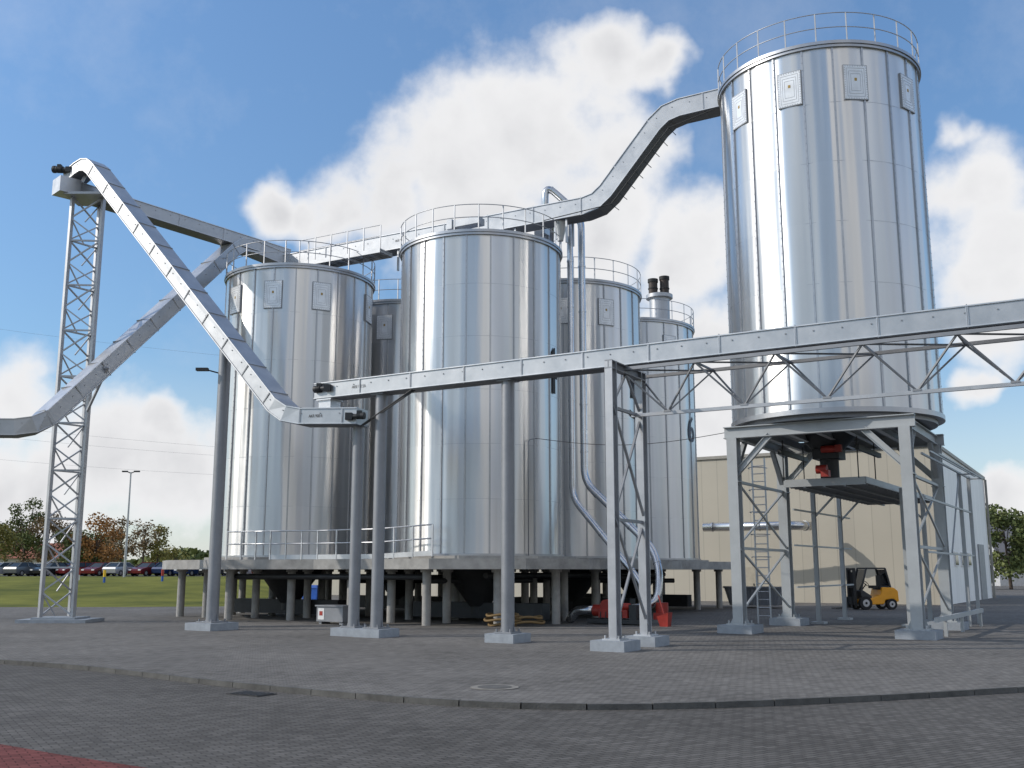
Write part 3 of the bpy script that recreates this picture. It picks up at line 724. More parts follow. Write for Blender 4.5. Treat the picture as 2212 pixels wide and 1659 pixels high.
for p, q in (((-11.5, 43.8, 1.75), (-3.2, 39.4, 1.75)), ((-3.2, 40.4, 1.6), (0.8, 43.5, 1.6)), ((-12.5, 47, 1.7), (6, 46.2, 1.7)), ((-8, 50, 1.5), (8, 52, 1.5)), ((-1, 39.8, 1.8), (7.5, 52, 1.8))):
    b = MB(); b.tube(p, q, 0.11, 10); b.build("pipe_run", M["dark"], e)
for x, y in BASES:
    b = MB(); b.tube((x, y, 2.1), (x, y, 0.6), 1.5, 16, 0.4); b.tube((x, y, 0.7), (x, y, 0.3), 0.35, 12); b.beam((x - 2.6, y + 1.6, 0.45), (x + 2.6, y - 1.6, 0.45), 0.6, 0.6); b.build("hopper", M["dark"], e)
e = thing("skip_container", (12.6, 57.5, 0), "low grey steel skip beside the beige wall", "container")
c0 = Vector((13.4, 57.5, 0)); b = MB(); t0 = [c0 + B * a * q + G * c * 0.9 + Z * z for z, q in ((0.15, 1.3), (1.1, 1.6)) for a, c in ((-1, -1), (1, -1), (1, 1), (-1, 1))]
b.add(t0, [(0, 3, 2, 1), (0, 1, 5, 4), (1, 2, 6, 5), (2, 3, 7, 6), (3, 0, 4, 7)])
for k in range(7): b.beam(c0 - G * 0.94 + B * (-1.2 + 0.4 * k) + Z * 0.2, c0 - G * 0.94 + B * (-1.35 + 0.45 * k) + Z * 1.1, 0.08, 0.06)
b.beam(c0 - G * 0.95 - B * 1.62 + Z * 1.1, c0 - G * 0.95 + B * 1.62 + Z * 1.1, 0.1, 0.1); b.build("skip_body", M["post"], e)

# ------------------------------------------------------------------ forklift
e = thing("forklift", (18.7, 55.0, 0), "orange forklift truck with black mast and cab", "forklift")
F = Vector((-0.985, -0.17, 0)).normalized(); S = Vector((-F.y, F.x, 0)); o = Vector((18.7, 55.0, 0))
def P(x, y, z): return o + F * x + S * y + Z * z
def profile(prof, half, mat, name, taper=0.0):
    b = MB(); n = len(prof); cz = max(z for _, z in prof)
    vs = [P(x, -half + taper * (z / cz) , z) for x, z in prof] + [P(x, half - taper * (z / cz), z) for x, z in prof]
    b.add(vs, [list(range(n)), list(range(n, 2 * n))[::-1]] + [(i, n + i, n + (i + 1) % n, (i + 1) % n) for i in range(n)])
    ob = b.build(name, mat, e); mo = ob.modifiers.new("bevel", 'BEVEL'); mo.width = 0.04; mo.segments = 2; mo.limit_method = 'ANGLE'
    bm = bmesh.new(); bm.from_mesh(ob.data); bmesh.ops.recalc_face_normals(bm, faces=bm.faces); bm.to_mesh(ob.data); bm.free(); return ob
profile([(-1.25, 0.42), (-1.22, 0.95), (-1.0, 1.12), (-0.35, 1.14), (-0.25, 0.75), (0.35, 0.55), (0.9, 0.52), (0.92, 0.35), (0.3, 0.25), (-0.4, 0.28), (-0.5, 0.5), (-0.95, 0.55), (-1.1, 0.38)], 0.55, M["yellow"], "body")
profile([(-0.3, 1.0), (-0.35, 1.2), (-0.75, 1.22), (-1.0, 1.1), (-0.6, 0.9)], 0.42, M["dark"], "engine_cover")
profile([(0.2, 0.5), (0.75, 0.5), (0.85, 0.95), (0.72, 1.02), (0.2, 0.7)], 0.45, M["dark"], "dashboard")
b = MB()
for s_ in (-0.47, 0.47):
    b.beam(P(0.82, s_, 0.9), P(0.45, s_, 2.1), 0.07, 0.07); b.beam(P(-0.85, s_, 1.1), P(-0.6, s_, 2.1), 0.07, 0.08); b.beam(P(0.45, s_, 2.1), P(-0.6, s_, 2.1), 0.07, 0.08)
for k in range(8): b.beam(P(0.43 - 0.145 * k, -0.47, 2.11), P(0.43 - 0.145 * k, 0.47, 2.11), 0.05, 0.04)
b.build("overhead_guard", M["dark"], e)
b = MB(); b.add([P(0.76, -0.44, 1.0), P(0.76, 0.44, 1.0), P(0.46, 0.44, 2.04), P(0.46, -0.44, 2.04)], [(0, 1, 2, 3)]); b.build("front_window", M["glass"], e)
b = MB(); b.add([P(-0.82, -0.44, 1.2), P(-0.82, 0.44, 1.2), P(-0.62, 0.44, 2.04), P(-0.62, -0.44, 2.04)], [(0, 1, 2, 3)]); b.build("rear_window", M["glass"], e)
b = MB(); b.box(P(-0.25, 0, 1.15), (0.5, 0.5, 0.14), F, S); b.box(P(-0.5, 0, 1.45), (0.12, 0.48, 0.6), F, S); b.build("seat", M["black"], e)
b = MB(); b.tube(P(0.55, 0.1, 1.0), P(0.3, 0.1, 1.3), 0.03, 8); b.pipe([P(0.3 + 0.1 * math.sin(t), 0.1 + 0.17 * math.cos(t), 1.32 + 0.12 * math.sin(t)) for t in [2 * math.pi * k / 16 for k in range(16)]], 0.018, 6, True); b.build("steering_wheel", M["black"], e)
b = MB()
for s_ in (-0.33, 0.33):
    b.beam(P(1.08, s_, 0.1), P(1.08, s_, 2.12), 0.14, 0.09, F); b.beam(P(1.0, s_ * 0.75, 0.15), P(1.0, s_ * 0.75, 2.05), 0.1, 0.08, F)
for zz in (0.3, 1.15, 2.06): b.beam(P(1.08, -0.33, zz), P(1.08, 0.33, zz), 0.08, 0.1)
b.tube(P(1.02, 0, 0.2), P(1.02, 0, 1.9), 0.05, 8); b.box(P(1.2, 0, 0.45), (0.06, 0.9, 0.4), F, S)
b.build("mast", M["black"], e)
for s_ in (-0.25, 0.25):
    b = MB(); b.beam(P(1.25, s_, 0.1), P(1.25, s_, 0.65), 0.1, 0.05, F); b.beam(P(1.23, s_, 0.1), P(2.1, s_, 0.07), 0.1, 0.045); b.build("fork", M["dark"], e)
for x, r in ((0.62, 0.34), (-0.82, 0.28)):
    for s_ in (-0.5, 0.5):
        b = MB(); b.tube(P(x, s_ - 0.1, r), P(x, s_ + 0.1, r), r, 24); b.cm = 1; b.tube(P(x, s_ - 0.112, r), P(x, s_ + 0.112, r), r * 0.55, 16); b.cm = 0; b.tube(P(x, s_ - 0.12, r), P(x, s_ + 0.12, r), r * 0.2, 12)
        b.build("wheel", [M["tyre"], M["rim"]], e)

# ------------------------------------------------------------------ beige hall
P0 = Vector((25.5, 62, 0)); P1 = P0 - B * 53; P3 = P0 + G * 18.8; P2 = P1 + G * 18.8
e = thing("industrial_hall", tuple(P0 - B * 26), "long beige metal clad hall with white end wall", "building")
def wallbox(name, a, c, h0, h1, mat, t=0.2, base=-0.3):
    b = MB(); d = (c - a).normalized(); nn = Vector((-d.y, d.x, 0)) * t
    vs = [a + Z * base, c + Z * base, c + Z * h1, a + Z * h0]; vs += [v + nn for v in vs]
    b.add(vs, [(0, 1, 2, 3), (7, 6, 5, 4), (0, 4, 5, 1), (1, 5, 6, 2), (2, 6, 7, 3), (3, 7, 4, 0)]); return b.build(name, mat, e)
beige = panel_mat("beige_cladding", (0.47, 0.435, 0.36), 1.1, B)
white = panel_mat("white_cladding", (0.92, 0.92, 0.90), 0.9, G)
wallbox("front_wall", P1, P0, 9.4, 9.4, beige)
wallbox("end_wall", P0 + G * 0.003, P3, 9.4, 8.75, white)
wallbox("rear_wall", P3, P2, 8.75, 8.75, beige)
wallbox("far_wall", P2, P1, 8.75, 9.4, white)
b = MB(); b.add([P0 + Z * 9.43, P3 + Z * 8.78, P2 + Z * 8.78, P1 + Z * 9.43], [(0, 1, 2, 3)]); b.build("roof", M["greyroof"], e)
b = MB(); b.beam(P1 + Z * 9.45 - G * 0.04, P0 + Z * 9.45 - G * 0.04, 0.16, 0.2); b.beam(P0 + Z * 9.45 + B * 0.05, P3 + Z * 8.8 + B * 0.05, 0.14, 0.2)
b.beam(P3 + B * 0.12, P3 + B * 0.12 + Z * 8.7, 0.16, 0.12)
b.build("roof_trim", simple("beige_trim", (0.32, 0.305, 0.27), 0.5), e)
for s_, zz, w, h in ((4, 2.7, 1.2, 0.9), (6.5, 2.7, 1.2, 0.9), (9, 2.7, 1.2, 0.9)):
    p = P0 + G * s_ + B * 0.03 + Z * zz; b = MB(); b.box(p, (0.1, w, h), B, G); b.cm = 1; b.box(p + B * 0.045, (0.04, w - 0.16, h - 0.16), B, G); b.build("window", [M["white"], M["glass"]], e)
b = MB(); p = P0 + G * 14.5 + B * 0.04 + Z * 1.9; b.box(p, (0.1, 2.4, 3.8), B, G); b.build("gate", simple("grey_gate", (0.3, 0.31, 0.32), 0.5), e)
for s_ in (12, 22):
    b = MB(); p = P0 - B * s_ - G * 0.06 + Z * 1.1; b.box(p, (1.1, 0.08, 2.2), B, G); b.cm = 1; b.box(p - G * 0.05 + B * 0.4, (0.04, 0.06, 0.14), B, G); b.build("door", [simple("hall_door", (0.42, 0.38, 0.30), 0.5), M["dark"]], e)

# ------------------------------------------------------------------ ground
def terr(x, y):
    def ss(t): t = max(0, min(1, t)); return t * t * (3 - 2 * t)
    return 1.5 * ss((y - 62) / 46) * ss((-x - 14) / 12)
gx = [-900, -500, -300, -200, -150] + [-120 + 3 * i for i in range(46)] + [25, 50, 80, 120, 200, 400, 900]
gy = [-300, -100, 0, 40, 55] + [58 + 2.5 * i for i in range(30)] + [140, 170, 220, 300, 450, 700, 1200, 2500]
b = MB(); vs = [(x, y, -0.13 + terr(x, y)) for y in gy for x in gx]; nx_ = len(gx)
b.add(vs, [(j * nx_ + i, j * nx_ + i + 1, (j + 1) * nx_ + i + 1, (j + 1) * nx_ + i) for j in range(len(gy) - 1) for i in range(nx_ - 1)], True)
grass, nt, p = newmat("grass")
tc = N(nt, "ShaderNodeTexCoord"); n1 = N(nt, "ShaderNodeTexNoise"); n1.inputs["Scale"].default_value = 0.12; n1.inputs["Detail"].default_value = 10; n1.inputs["Roughness"].default_value = 0.7
nt.links.new(tc.outputs["Object"], n1.inputs["Vector"]); r = N(nt, "ShaderNodeValToRGB"); r.color_ramp.elements[0].position = 0.35; r.color_ramp.elements[1].position = 0.65
r.color_ramp.elements[0].color = (0.085, 0.10, 0.022, 1); r.color_ramp.elements[1].color = (0.22, 0.22, 0.045, 1)
nt.links.new(n1.outputs["Fac"], r.inputs["Fac"]); nt.links.new(r.outputs["Color"], p.inputs["Base Color"]); p.inputs["Roughness"].default_value = 0.95; p.inputs["Specular IOR Level"].default_value = 0.1
ob = b.build("ground", grass); ob["kind"] = "structure"

road_m = paver_mat("road_pavers", (0.112, 0.106, 0.099))
apron_m = paver_mat("apron_pavers", (0.165, 0.157, 0.147))
redp = paver_mat("red_pavers", (0.16, 0.055, 0.05))
def sheet(name, pts, z, mat, skirt=0.0):
    bm = bmesh.new(); vs = [bm.verts.new((x, y, z)) for x, y in pts]; f = bm.faces.new(vs)
    if f.normal.z < 0: f.normal_flip()
    bm.normal_update()
    bmesh.ops.triangulate(bm, faces=bm.faces[:])
    me = bpy.data.meshes.new(name); bm.to_mesh(me); bm.free(); me.materials.append(mat)
    ob = bpy.data.objects.new(name, me); COL.objects.link(ob); ob["kind"] = "structure"; return ob
sheet("road", [(-70, -40), (70, -40), (70, 42), (-70, 42)], -0.085, road_m)
kp = [(-60, 50), (-40, 39.2), (-24, 31.0), (-11.65, 24.3), (-8.5, 22.3), (-5.5, 19.8), (-2.8, 17.9), (-0.76, 16.75), (1.37, 16.35), (4.3, 16.9), (8.9, 18.7), (20, 23.5), (40, 32), (60, 40)]
def catmull(pts, n=10):
    out = []
    P_ = [Vector((x, y, 0)) for x, y in pts]; P_ = [P_[0] * 2 - P_[1]] + P_ + [P_[-1] * 2 - P_[-2]]
    for i in range(1, len(P_) - 2):
        a, b_, c, d = P_[i - 1:i + 3]
        for k in range(n):
            t = k / n; out.append(0.5 * ((2 * b_) + (c - a) * t + (2 * a - 5 * b_ + 4 * c - d) * t * t + (3 * b_ - a - 3 * c + d) * t ** 3))
    out.append(P_[-2]); return out
kc = catmull(kp)
sheet("pavement", [(p.x, p.y) for p in kc] + [(95, 120), (60, 180), (10, 110), (-22, 96), (-14, 60), (-22, 58.5), (-60, 58)], 0.0, apron_m)
b = MB()
dist = [0]
for i in range(1, len(kc)): dist.append(dist[-1] + (kc[i] - kc[i - 1]).length)
def at(s):
    for i in range(1, len(kc)):
        if s <= dist[i]: return kc[i - 1].lerp(kc[i], (s - dist[i - 1]) / (dist[i] - dist[i - 1]))
    return kc[-1]
s_ = 0.0
while s_ < dist[-1] - 1.1:
    a, c = at(s_ + 0.008), at(s_ + 0.992); jz = random.uniform(-0.004, 0.004)
    b.beam(a + Z * (-0.043 + jz), c + Z * (-0.043 + jz), 0.1, 0.1); s_ += 1.0
ob = b.build("kerb", M["kerb"]); ob["kind"] = "structure"
sheet("red_paving", [(-13, 18.6), (-9, 15.6), (-7.5, 14.2), (-6.2, 13.15), (-5.2, 12.45), (-4.1, 11.75), (-2.8, 10.9), (-1.0, 9.5), (0, 7), (-13, 7)], -0.079, redp)
sheet("parking_area", [(-90, 110), (-22, 110), (-22, 132), (-90, 132)], 1.385, simple("asphalt", (0.06, 0.06, 0.062), 0.9))
b = MB(); b.ring((-0.3, 18.6), 0.0, 0.42, 0.004, 0.010, 32); b.cm = 1; b.ring((-0.3, 18.6), 0.0, 0.3, 0.0105, 0.014, 32)
ob = b.build("manhole_cover", [simple("worn_concrete", (0.24, 0.225, 0.2), 0.9, 0, .3, 6), M["kerb"]]); meta(ob, "round manhole cover in concrete surround on paving", "manhole cover")
b = MB(); b.box((-4.45, 18.35, -0.078), (0.75, 0.45, 0.012), B, G)
b.cm = 1
for k in range(7): b.box(Vector((-4.45, 18.35, -0.068)) + B * (-0.3 + 0.1 * k), (0.05, 0.38, 0.012), B, G)
ob = b.build("drain_grate", [M["black"], M["dark"]]); meta(ob, "dark iron drain grate beside the kerb", "drain grate")

# ------------------------------------------------------------------ cars
def car_paint(c): return simple("car_paint", c, 0.25, 0.3, 0.03)
def make_car(loc, rot, paint, label, van=False):
    e = thing("parked_car", loc, label, "car", "cars parked in rows")
    e["_o"] = (0, 0, 0)
    H = 1.95 if van else 1.45; hw = 0.87
    low = [(-2.1, 0.35), (-2.15, 0.75), (-2.05, 0.95), (-0.9 if not van else -2.0, 1.0), (1.0, 0.95), (1.9, 0.78), (2.12, 0.6), (2.1, 0.3), (1.75, 0.22), (-1.8, 0.22)]
    b = MB(); n = len(low); vs = [Vector((x, s * (hw - (0.06 if z > 0.9 else 0)), z)) for s in (-1, 1) for x, z in low]
    b.add(vs, [list(range(n)), list(range(n, 2 * n))[::-1]] + [(i, n + i, n + (i + 1) % n, (i + 1) % n) for i in range(n)])
    rf = (-1.95, 0.45) if van else (-1.2, 0.25)
    b.box(((rf[0] + rf[1]) / 2, 0, H - 0.02), (rf[1] - rf[0], 1.24, 0.06))
    bs = (-2.08, 1.05) if van else (-1.85, 1.05)
    for s in (-1, 1):
        b.beam((bs[0], s * 0.79, 0.96), (rf[0], s * 0.61, H - 0.03), 0.07, 0.09); b.beam((bs[1], s * 0.79, 0.93), (rf[1], s * 0.61, H - 0.03), 0.05, 0.06); b.beam((-0.35, s * 0.8, 0.96), (-0.4, s * 0.62, H - 0.03), 0.06, 0.08)
    ob = b.build("body", paint, e)
    bm = bmesh.new(); bm.from_mesh(ob.data); bmesh.ops.recalc_face_normals(bm, faces=bm.faces); bm.to_mesh(ob.data); bm.free()
    b = MB(); vs = [(x, s * y, z) for x, y, z in ((bs[0] + 0.04, 0.78, 0.95), (bs[1] - 0.02, 0.78, 0.92), (rf[1] - 0.02, 0.6, H - 0.05), (rf[0] + 0.03, 0.6, H - 0.05)) for s in (-1, 1)]
    b.add(vs, [(0, 2, 4, 6), (1, 7, 5, 3), (2, 3, 5, 4), (0, 6, 7, 1)]); b.build("windows", M["glass"], e)
    for x in (-1.3, 1.3):
        for s in (-1, 1):
            b = MB(); b.tube((x, s * 0.72, 0.31), (x, s * 0.89, 0.31), 0.31, 18); b.cm = 1; b.tube((x, s * 0.8, 0.31), (x, s * 0.9, 0.31), 0.18, 12); b.build("wheel", [M["tyre"], M["rim"]], e)
    for s in (-1, 1):
        b = MB(); b.box((2.05, s * 0.62, 0.66), (0.14, 0.32, 0.14)); b.build("headlight", M["white"], e)
    e.rotation_euler = (0, 0, rot); e["_o"] = tuple(loc)
    return e
cols = {"silver": (0.38, 0.39, 0.41), "white": (0.7, 0.7, 0.7), "dark red": (0.16, 0.02, 0.02), "dark blue": (0.02, 0.04, 0.11), "black": (0.02, 0.02, 0.022), "grey": (0.14, 0.15, 0.16), "green": (0.03, 0.08, 0.055)}
pm = {k: car_paint(v) for k, v in cols.items()}
order = ["silver", "silver", "grey", "black", "dark red", "dark red", "silver", "dark red", "dark blue", "dark blue", "black", "white", "dark red", "grey", "silver", "silver", "dark blue"]
x = -57.0
for i, c in enumerate(order):
    van = (i == 11)
    make_car((x, 113 + random.uniform(-0.4, 0.4), 1.39), R(random.choice((250, 255, 70, 235))) , pm[c], ("white van" if van else c + " car") + " parked beside the lawn", van); x += 2.35 + random.uniform(0, 0.5)
x = -58.0
for i in range(12):
    c = random.choice(list(cols)); make_car((x, 124 + random.uniform(-0.5, 0.5), 1.39), R(random.choice((250, 75))), pm[c], c + " car parked in the second row"); x += 3.0

# ------------------------------------------------------------------ street lamp, markers, wires, sign
e = thing("street_lamp", (-38.3, 104, 1.3), "tall galvanised street lamp with two heads", "street lamp")
b = MB(); b.tube((-38.3, 104, 1.2), (-38.3, 104, 11.7), 0.13, 12, 0.07); b.build("pole", M["rail"], e)
for s in (-1, 1):
    b = MB(); b.tube((-38.3, 104, 11.6), (-38.3 + s * 0.35, 104, 11.75), 0.05, 8); b.box((-38.3 + s * 0.6, 104, 11.78), (0.55, 0.25, 0.14)); b.build("lamp_head", M["dark"], e)
for x, y, m1, m2, lb in ((-35.6, 92, "orange", "blue", "short yellow and blue marker post on lawn"), (-39.5, 96, "red", "white", "short red and white marker post on lawn"), (-31.2, 94, "red", "blue", "short red and blue marker post on lawn")):
    z = terr(x, y) - 0.15; e = thing("marker_post", (x, y, z), lb, "marker post")
    b = MB(); b.tube((x, y, z), (x, y, z + 0.5), 0.1, 10); b.build("stake", M[m2], e); b = MB(); b.tube((x, y, z + 0.5), (x, y, z + 1.1), 0.12, 10); b.build("cap", M[m1], e)
for (z0_, z1_, y) in ((26.8, 23.6, 100), (16.9, 14.0, 100), (15.9, 13.3, 101), (13.6, 11.6, 102)):
    e = thing("power_line", (-60, y, z0_), "thin overhead power cable above the lawn", "cable", "overhead power cables")
    a, c = Vector((-60, y, z0_)), Vector((-12, y + 12, z1_)); b = MB(); b.pipe([a.lerp(c, t / 24) - Z * 0.5 * math.sin(math.pi * t / 24) for t in range(25)], 0.008, 5); b.build("cable_line", M["truss"], e)
e = thing("stop_sign", (54.0, 110, 0), "small red octagonal sign on a grey pole", "sign")
b = MB(); b.tube((54.0, 110, -0.1), (54.0, 110, 2.1), 0.05, 8); b.build("pole", M["rail"], e); b = MB(); b.tube((54.0, 109.9, 1.75), (54.0, 109.85, 1.75), 0.42, 8); b.build("sign_plate", M["red"], e)

# ------------------------------------------------------------------ houses
def house(x, y, z, w, d, h, rh, wall, roofm, label):
    e = thing("house", (x, y, z), label, "house")
    b = MB(); b.box((x, y, z + h / 2), (w, d, h)); b.add([(x - w / 2, y - d / 2, z + h), (x - w / 2, y + d / 2, z + h), (x - w / 2, y, z + h + rh)], [(0, 1, 2)]); b.add([(x + w / 2, y - d / 2, z + h), (x + w / 2, y + d / 2, z + h), (x + w / 2, y, z + h + rh)], [(0, 2, 1)]); b.build("wall", wall, e)
    b = MB()
    for s in (-1, 1): b.add([(x - w / 2 - .4, y + s * (d / 2 + .4), z + h - .1), (x + w / 2 + .4, y + s * (d / 2 + .4), z + h - .1), (x + w / 2 + .4, y, z + h + rh + .1), (x - w / 2 - .4, y, z + h + rh + .1)], [(0, 1, 2, 3)])
    b.build("roof", roofm, e)
    for k in (-0.3, 0.05, 0.32):
        b = MB(); b.box((x + k * w, y - d / 2 - 0.02, z + h * 0.55), (1.2, 0.08, 1.2)); b.cm = 1; b.box((x + k * w, y - d / 2 - 0.065, z + h * 0.55), (1.0, 0.03, 1.0)); b.build("window", [M["white"], M["glass"]], e)
house(-75, 165, 1.3, 14, 9, 2.6, 2.2, simple("house_render", (0.55, 0.5, 0.42)), M["roof"], "low house with red tiled roof behind the cars")
house(70, 141, -0.1, 14, 10, 4.5, 3.5, simple("house_render_grey", (0.5, 0.5, 0.5)), M["greyroof"], "grey house with dark pitched roof behind a tree")

# ------------------------------------------------------------------ trees
def tree(x, y, z, h, spread, seed, lm, label, leaves=2200, low=0.25, leaf=0.4):
    rnd = random.Random(seed); e = thing("tree", (x, y, z), label, "tree", None)
    o = Vector((x, y, z)); b = MB()
    top = o + Vector((rnd.uniform(-.3, .3), 0, h * 0.6)); b.tube(o, top, h * 0.022, 9, h * 0.01)
    cl = []
    for k in range(17):
        t = rnd.random(); a = rnd.uniform(0, 6.28); zz = h * (low + (0.93 - low) * t); rr = spread * rnd.uniform(0.25, 0.95) * math.sqrt(max(0.1, 1 - ((t - 0.35) / 0.75) ** 2))
        c = o + Vector((rr * math.cos(a), rr * math.sin(a), zz)); cl.append((c, spread * rnd.uniform(0.26, 0.48)))
        st = o + (top - o) * rnd.uniform(0.35, 1.0); mid = st.lerp(c, 0.5) + Z * 0.2; b.tube(st, mid, h * 0.006, 6, h * 0.004); b.tube(mid, c, h * 0.004, 5, h * 0.002)
        for q in range(2): b.tube(mid, c + Vector((rnd.uniform(-1, 1), rnd.uniform(-1, 1), rnd.uniform(-.3, 1))) * spread * 0.25, h * 0.002, 4, h * 0.001)
    b.build("trunk", M["bark"], e)
    b = MB(); tot = sum(r ** 2 for _, r in cl)
    for c, r in cl:
        for q in range(int(leaves * r * r / tot)):
            v = Vector((rnd.gauss(0, 1), rnd.gauss(0, 1), rnd.gauss(0, 1))).normalized() * r * (rnd.random() ** 0.45); v.z *= 0.8
            p = c + v; n1_ = Vector((rnd.gauss(0, 1), rnd.gauss(0, 1), rnd.gauss(0, 1))).normalized(); n2_ = n1_.cross(Vector((rnd.gauss(0, 1), rnd.gauss(0, 1), rnd.gauss(0, 1)))).normalized(); s = leaf * rnd.uniform(0.5, 1.1)
            b.add([p - n1_ * s * .5, p + n2_ * s * .4, p + n1_ * s * .5, p - n2_ * s * .4], [(0, 1, 2, 3)])
    b.build("crown", lm, e); return e
Lg = leaf_mat("green_leaves", (0.06, 0.09, 0.025), (0.16, 0.18, 0.055)); Ly = leaf_mat("yellow_green_leaves", (0.14, 0.14, 0.035), (0.28, 0.24, 0.06))
Lo = leaf_mat("orange_leaves", (0.20, 0.095, 0.03), (0.44, 0.21, 0.06)); Lb = leaf_mat("brown_leaves", (0.14, 0.095, 0.05), (0.27, 0.18, 0.085))
for (u, y, h, sp, lm, lb, lv) in (
    (-.497, 140, 6.8, 3.4, Ly, "yellow green tree in early autumn leaf", 2600), (-.466, 150, 11.0, 4.0, Lg, "tall green tree behind parked cars", 3400), (-.444, 150, 9.3, 3.8, Lb, "brown autumn tree behind parked cars", 2600),
    (-.425, 138, 6.4, 3.2, Lg, "rounded green tree behind parked cars", 2600), (-.398, 140, 7.6, 3.7, Lo, "muted orange autumn tree", 3200), (-.372, 165, 8.8, 3.2, Lb, "thin brown tree with sparse leaves", 1200),
    (-.352, 160, 8.8, 3.2, Lb, "sparse nearly bare autumn tree", 900), (-.337, 162, 7.4, 2.6, Ly, "slender yellowing tree beside bare ones", 1200), (-.41, 168, 6.2, 4, Lg, "low green tree at field edge", 2400), (-.385, 170, 6.2, 4, Lg, "low dark green tree at field edge", 2400), (-.32, 200, 5, 3.5, Ly, "low yellowing shrub like tree", 1000),
    (-.51, 165, 8, 4, Lg, "green tree near the low house", 2600), (-.482, 172, 8, 4.4, Lg, "green tree beyond the low house", 2800)):
    tree(u * y, y, terr(u * y, y) - 0.1, h, sp, int(-u * 1000), lm, lb, lv)
tree(53.0, 112, -0.1, 9.0, 3.6, 91, Lg, "dense dark green tree beside the road", 4500, 0.12, 0.45)
tree(63, 125, -0.1, 9.5, 3.8, 92, Lg, "dark green tree near grey house", 3000, 0.15, 0.45)
rnd = random.Random(5); b = MB()
for k in range(9000):
    x = rnd.uniform(-330, 330); y = rnd.uniform(300, 330); hh = (4.0 + 2.2 * math.sin(x * 0.05) + 1.3 * math.sin(x * 0.19 + 1)) * rnd.random() ** 0.7 + 0.5
    p = Vector((x, y, hh)); a = Vector((rnd.gauss(0, 1), rnd.gauss(0, 1), rnd.gauss(0, 1))).normalized(); c = a.cross(Vector((rnd.gauss(0, 1), rnd.gauss(0, 1), rnd.gauss(0, 1)))).normalized(); s = 1.4
    b.add([p - a * s, p + c * s, p + a * s, p - c * s], [(0, 1, 2, 3)])
ob = b.build("distant_woodland", Lg); ob["kind"] = "stuff"; meta(ob, "low band of distant dark green woodland", "woodland")

# ------------------------------------------------------------------ world
SPHI, SEL = R(-86), R(30)
sv = Vector((math.sin(SPHI) * math.cos(SEL), -math.cos(SPHI) * math.cos(SEL), math.sin(SEL)))
w = bpy.data.worlds.new("World"); scene.world = w; w.use_nodes = True; nt = w.node_tree; nt.nodes.clear()
out = N(nt, "ShaderNodeOutputWorld"); bg = N(nt, "ShaderNodeBackground"); nt.links.new(bg.outputs[0], out.inputs[0])
sky = N(nt, "ShaderNodeTexSky"); sky.sky_type = 'NISHITA'; sky.sun_disc = False; sky.sun_elevation = SEL; sky.sun_rotation = math.atan2(sv.x, sv.y); sky.air_density = 1.0; sky.dust_density = 0.6; sky.ozone_density = 2.0
bg.inputs["Strength"].default_value = 0.1
tc = N(nt, "ShaderNodeTexCoord"); D0 = tc.outputs["Generated"]
def wnoise(scale, detail=6, rough=0.6, vec=D0):
    n = N(nt, "ShaderNodeTexNoise"); n.inputs["Scale"].default_value = scale; n.inputs["Detail"].default_value = detail; n.inputs["Roughness"].default_value = rough; nt.links.new(vec, n.inputs["Vector"]); return n
na = wnoise(5, 5, 0.55)
vs1 = N(nt, "ShaderNodeVectorMath"); vs1.operation = 'SUBTRACT'; nt.links.new(na.outputs["Color"], vs1.inputs[0]); vs1.inputs[1].default_value = (0.5, 0.5, 0.5)
vs2 = N(nt, "ShaderNodeVectorMath"); vs2.operation = 'SCALE'; nt.links.new(vs1.outputs[0], vs2.inputs[0]); vs2.inputs["Scale"].default_value = 0.13
vs3 = N(nt, "ShaderNodeVectorMath"); vs3.operation = 'ADD'; nt.links.new(D0, vs3.inputs[0]); nt.links.new(vs2.outputs[0], vs3.inputs[1])
blobs = [(-.05, .40, .08), (.02, .44, .075), (.075, .455, .07), (.13, .52, .042), (.175, .515, .03), (-.116, .385, .06), (-.181, .365, .045), (-.245, .36, .030), (-.215, .36, .03), (-.026, .345, .085), (.13, .42, .055), (.09, .35, .07), (.174, .31, .055),
         (.4665, .3745, .045), (.453, .436, .022), (.485, .3124, .06), (.48, .262, .05), (-.490, .165, .042), (-.385, .115, .065), (-.442, .095, .065), (-.325, .095, .065), (-.328, .14, .028), (.179, .21, .06), (.178, .14, .06), (.479, .07, .04), (-.5, .09, .06), (.46, .19, .022), (.02, .3, .06)]
fld = None
for a, t, r in blobs:
    d = Vector((a, 1, t)); k = d.length; d.normalize(); rr = r / k * 1.12
    n = N(nt, "ShaderNodeVectorMath"); n.operation = 'DISTANCE'; nt.links.new(vs3.outputs[0], n.inputs[0]); n.inputs[1].default_value = d
    f = mth(nt, "MULTIPLY_ADD", n.outputs["Value"], -1.0 / rr, 1.0)
    fld = f if fld is None else mth(nt, "SMOOTH_MAX", fld, f, 0.2)
nf = wnoise(16, 7, 0.55)
fld = mth(nt, "ADD", fld, mth(nt, "MULTIPLY_ADD", nf.outputs["Fac"], 1.5, -0.75))
mr = N(nt, "ShaderNodeMapRange"); mr.interpolation_type = 'SMOOTHSTEP'; mr.inputs["From Min"].default_value = -0.32; mr.inputs["From Max"].default_value = 0.5; nt.links.new(fld, mr.inputs["Value"]); m1 = mr.outputs[0]
sp = N(nt, "ShaderNodeSeparateXYZ"); nt.links.new(D0, sp.inputs[0])
ng = wnoise(3.0, 5, 0.5)
mg = N(nt, "ShaderNodeMapRange"); mg.interpolation_type = 'SMOOTHSTEP'; mg.inputs["From Min"].default_value = 0.47; mg.inputs["From Max"].default_value = 0.57; nt.links.new(ng.outputs["Fac"], mg.inputs["Value"])
front = N(nt, "ShaderNodeMapRange"); front.inputs["From Min"].default_value = 0.65; front.inputs["From Max"].default_value = 0.3; nt.links.new(sp.outputs["Y"], front.inputs["Value"])
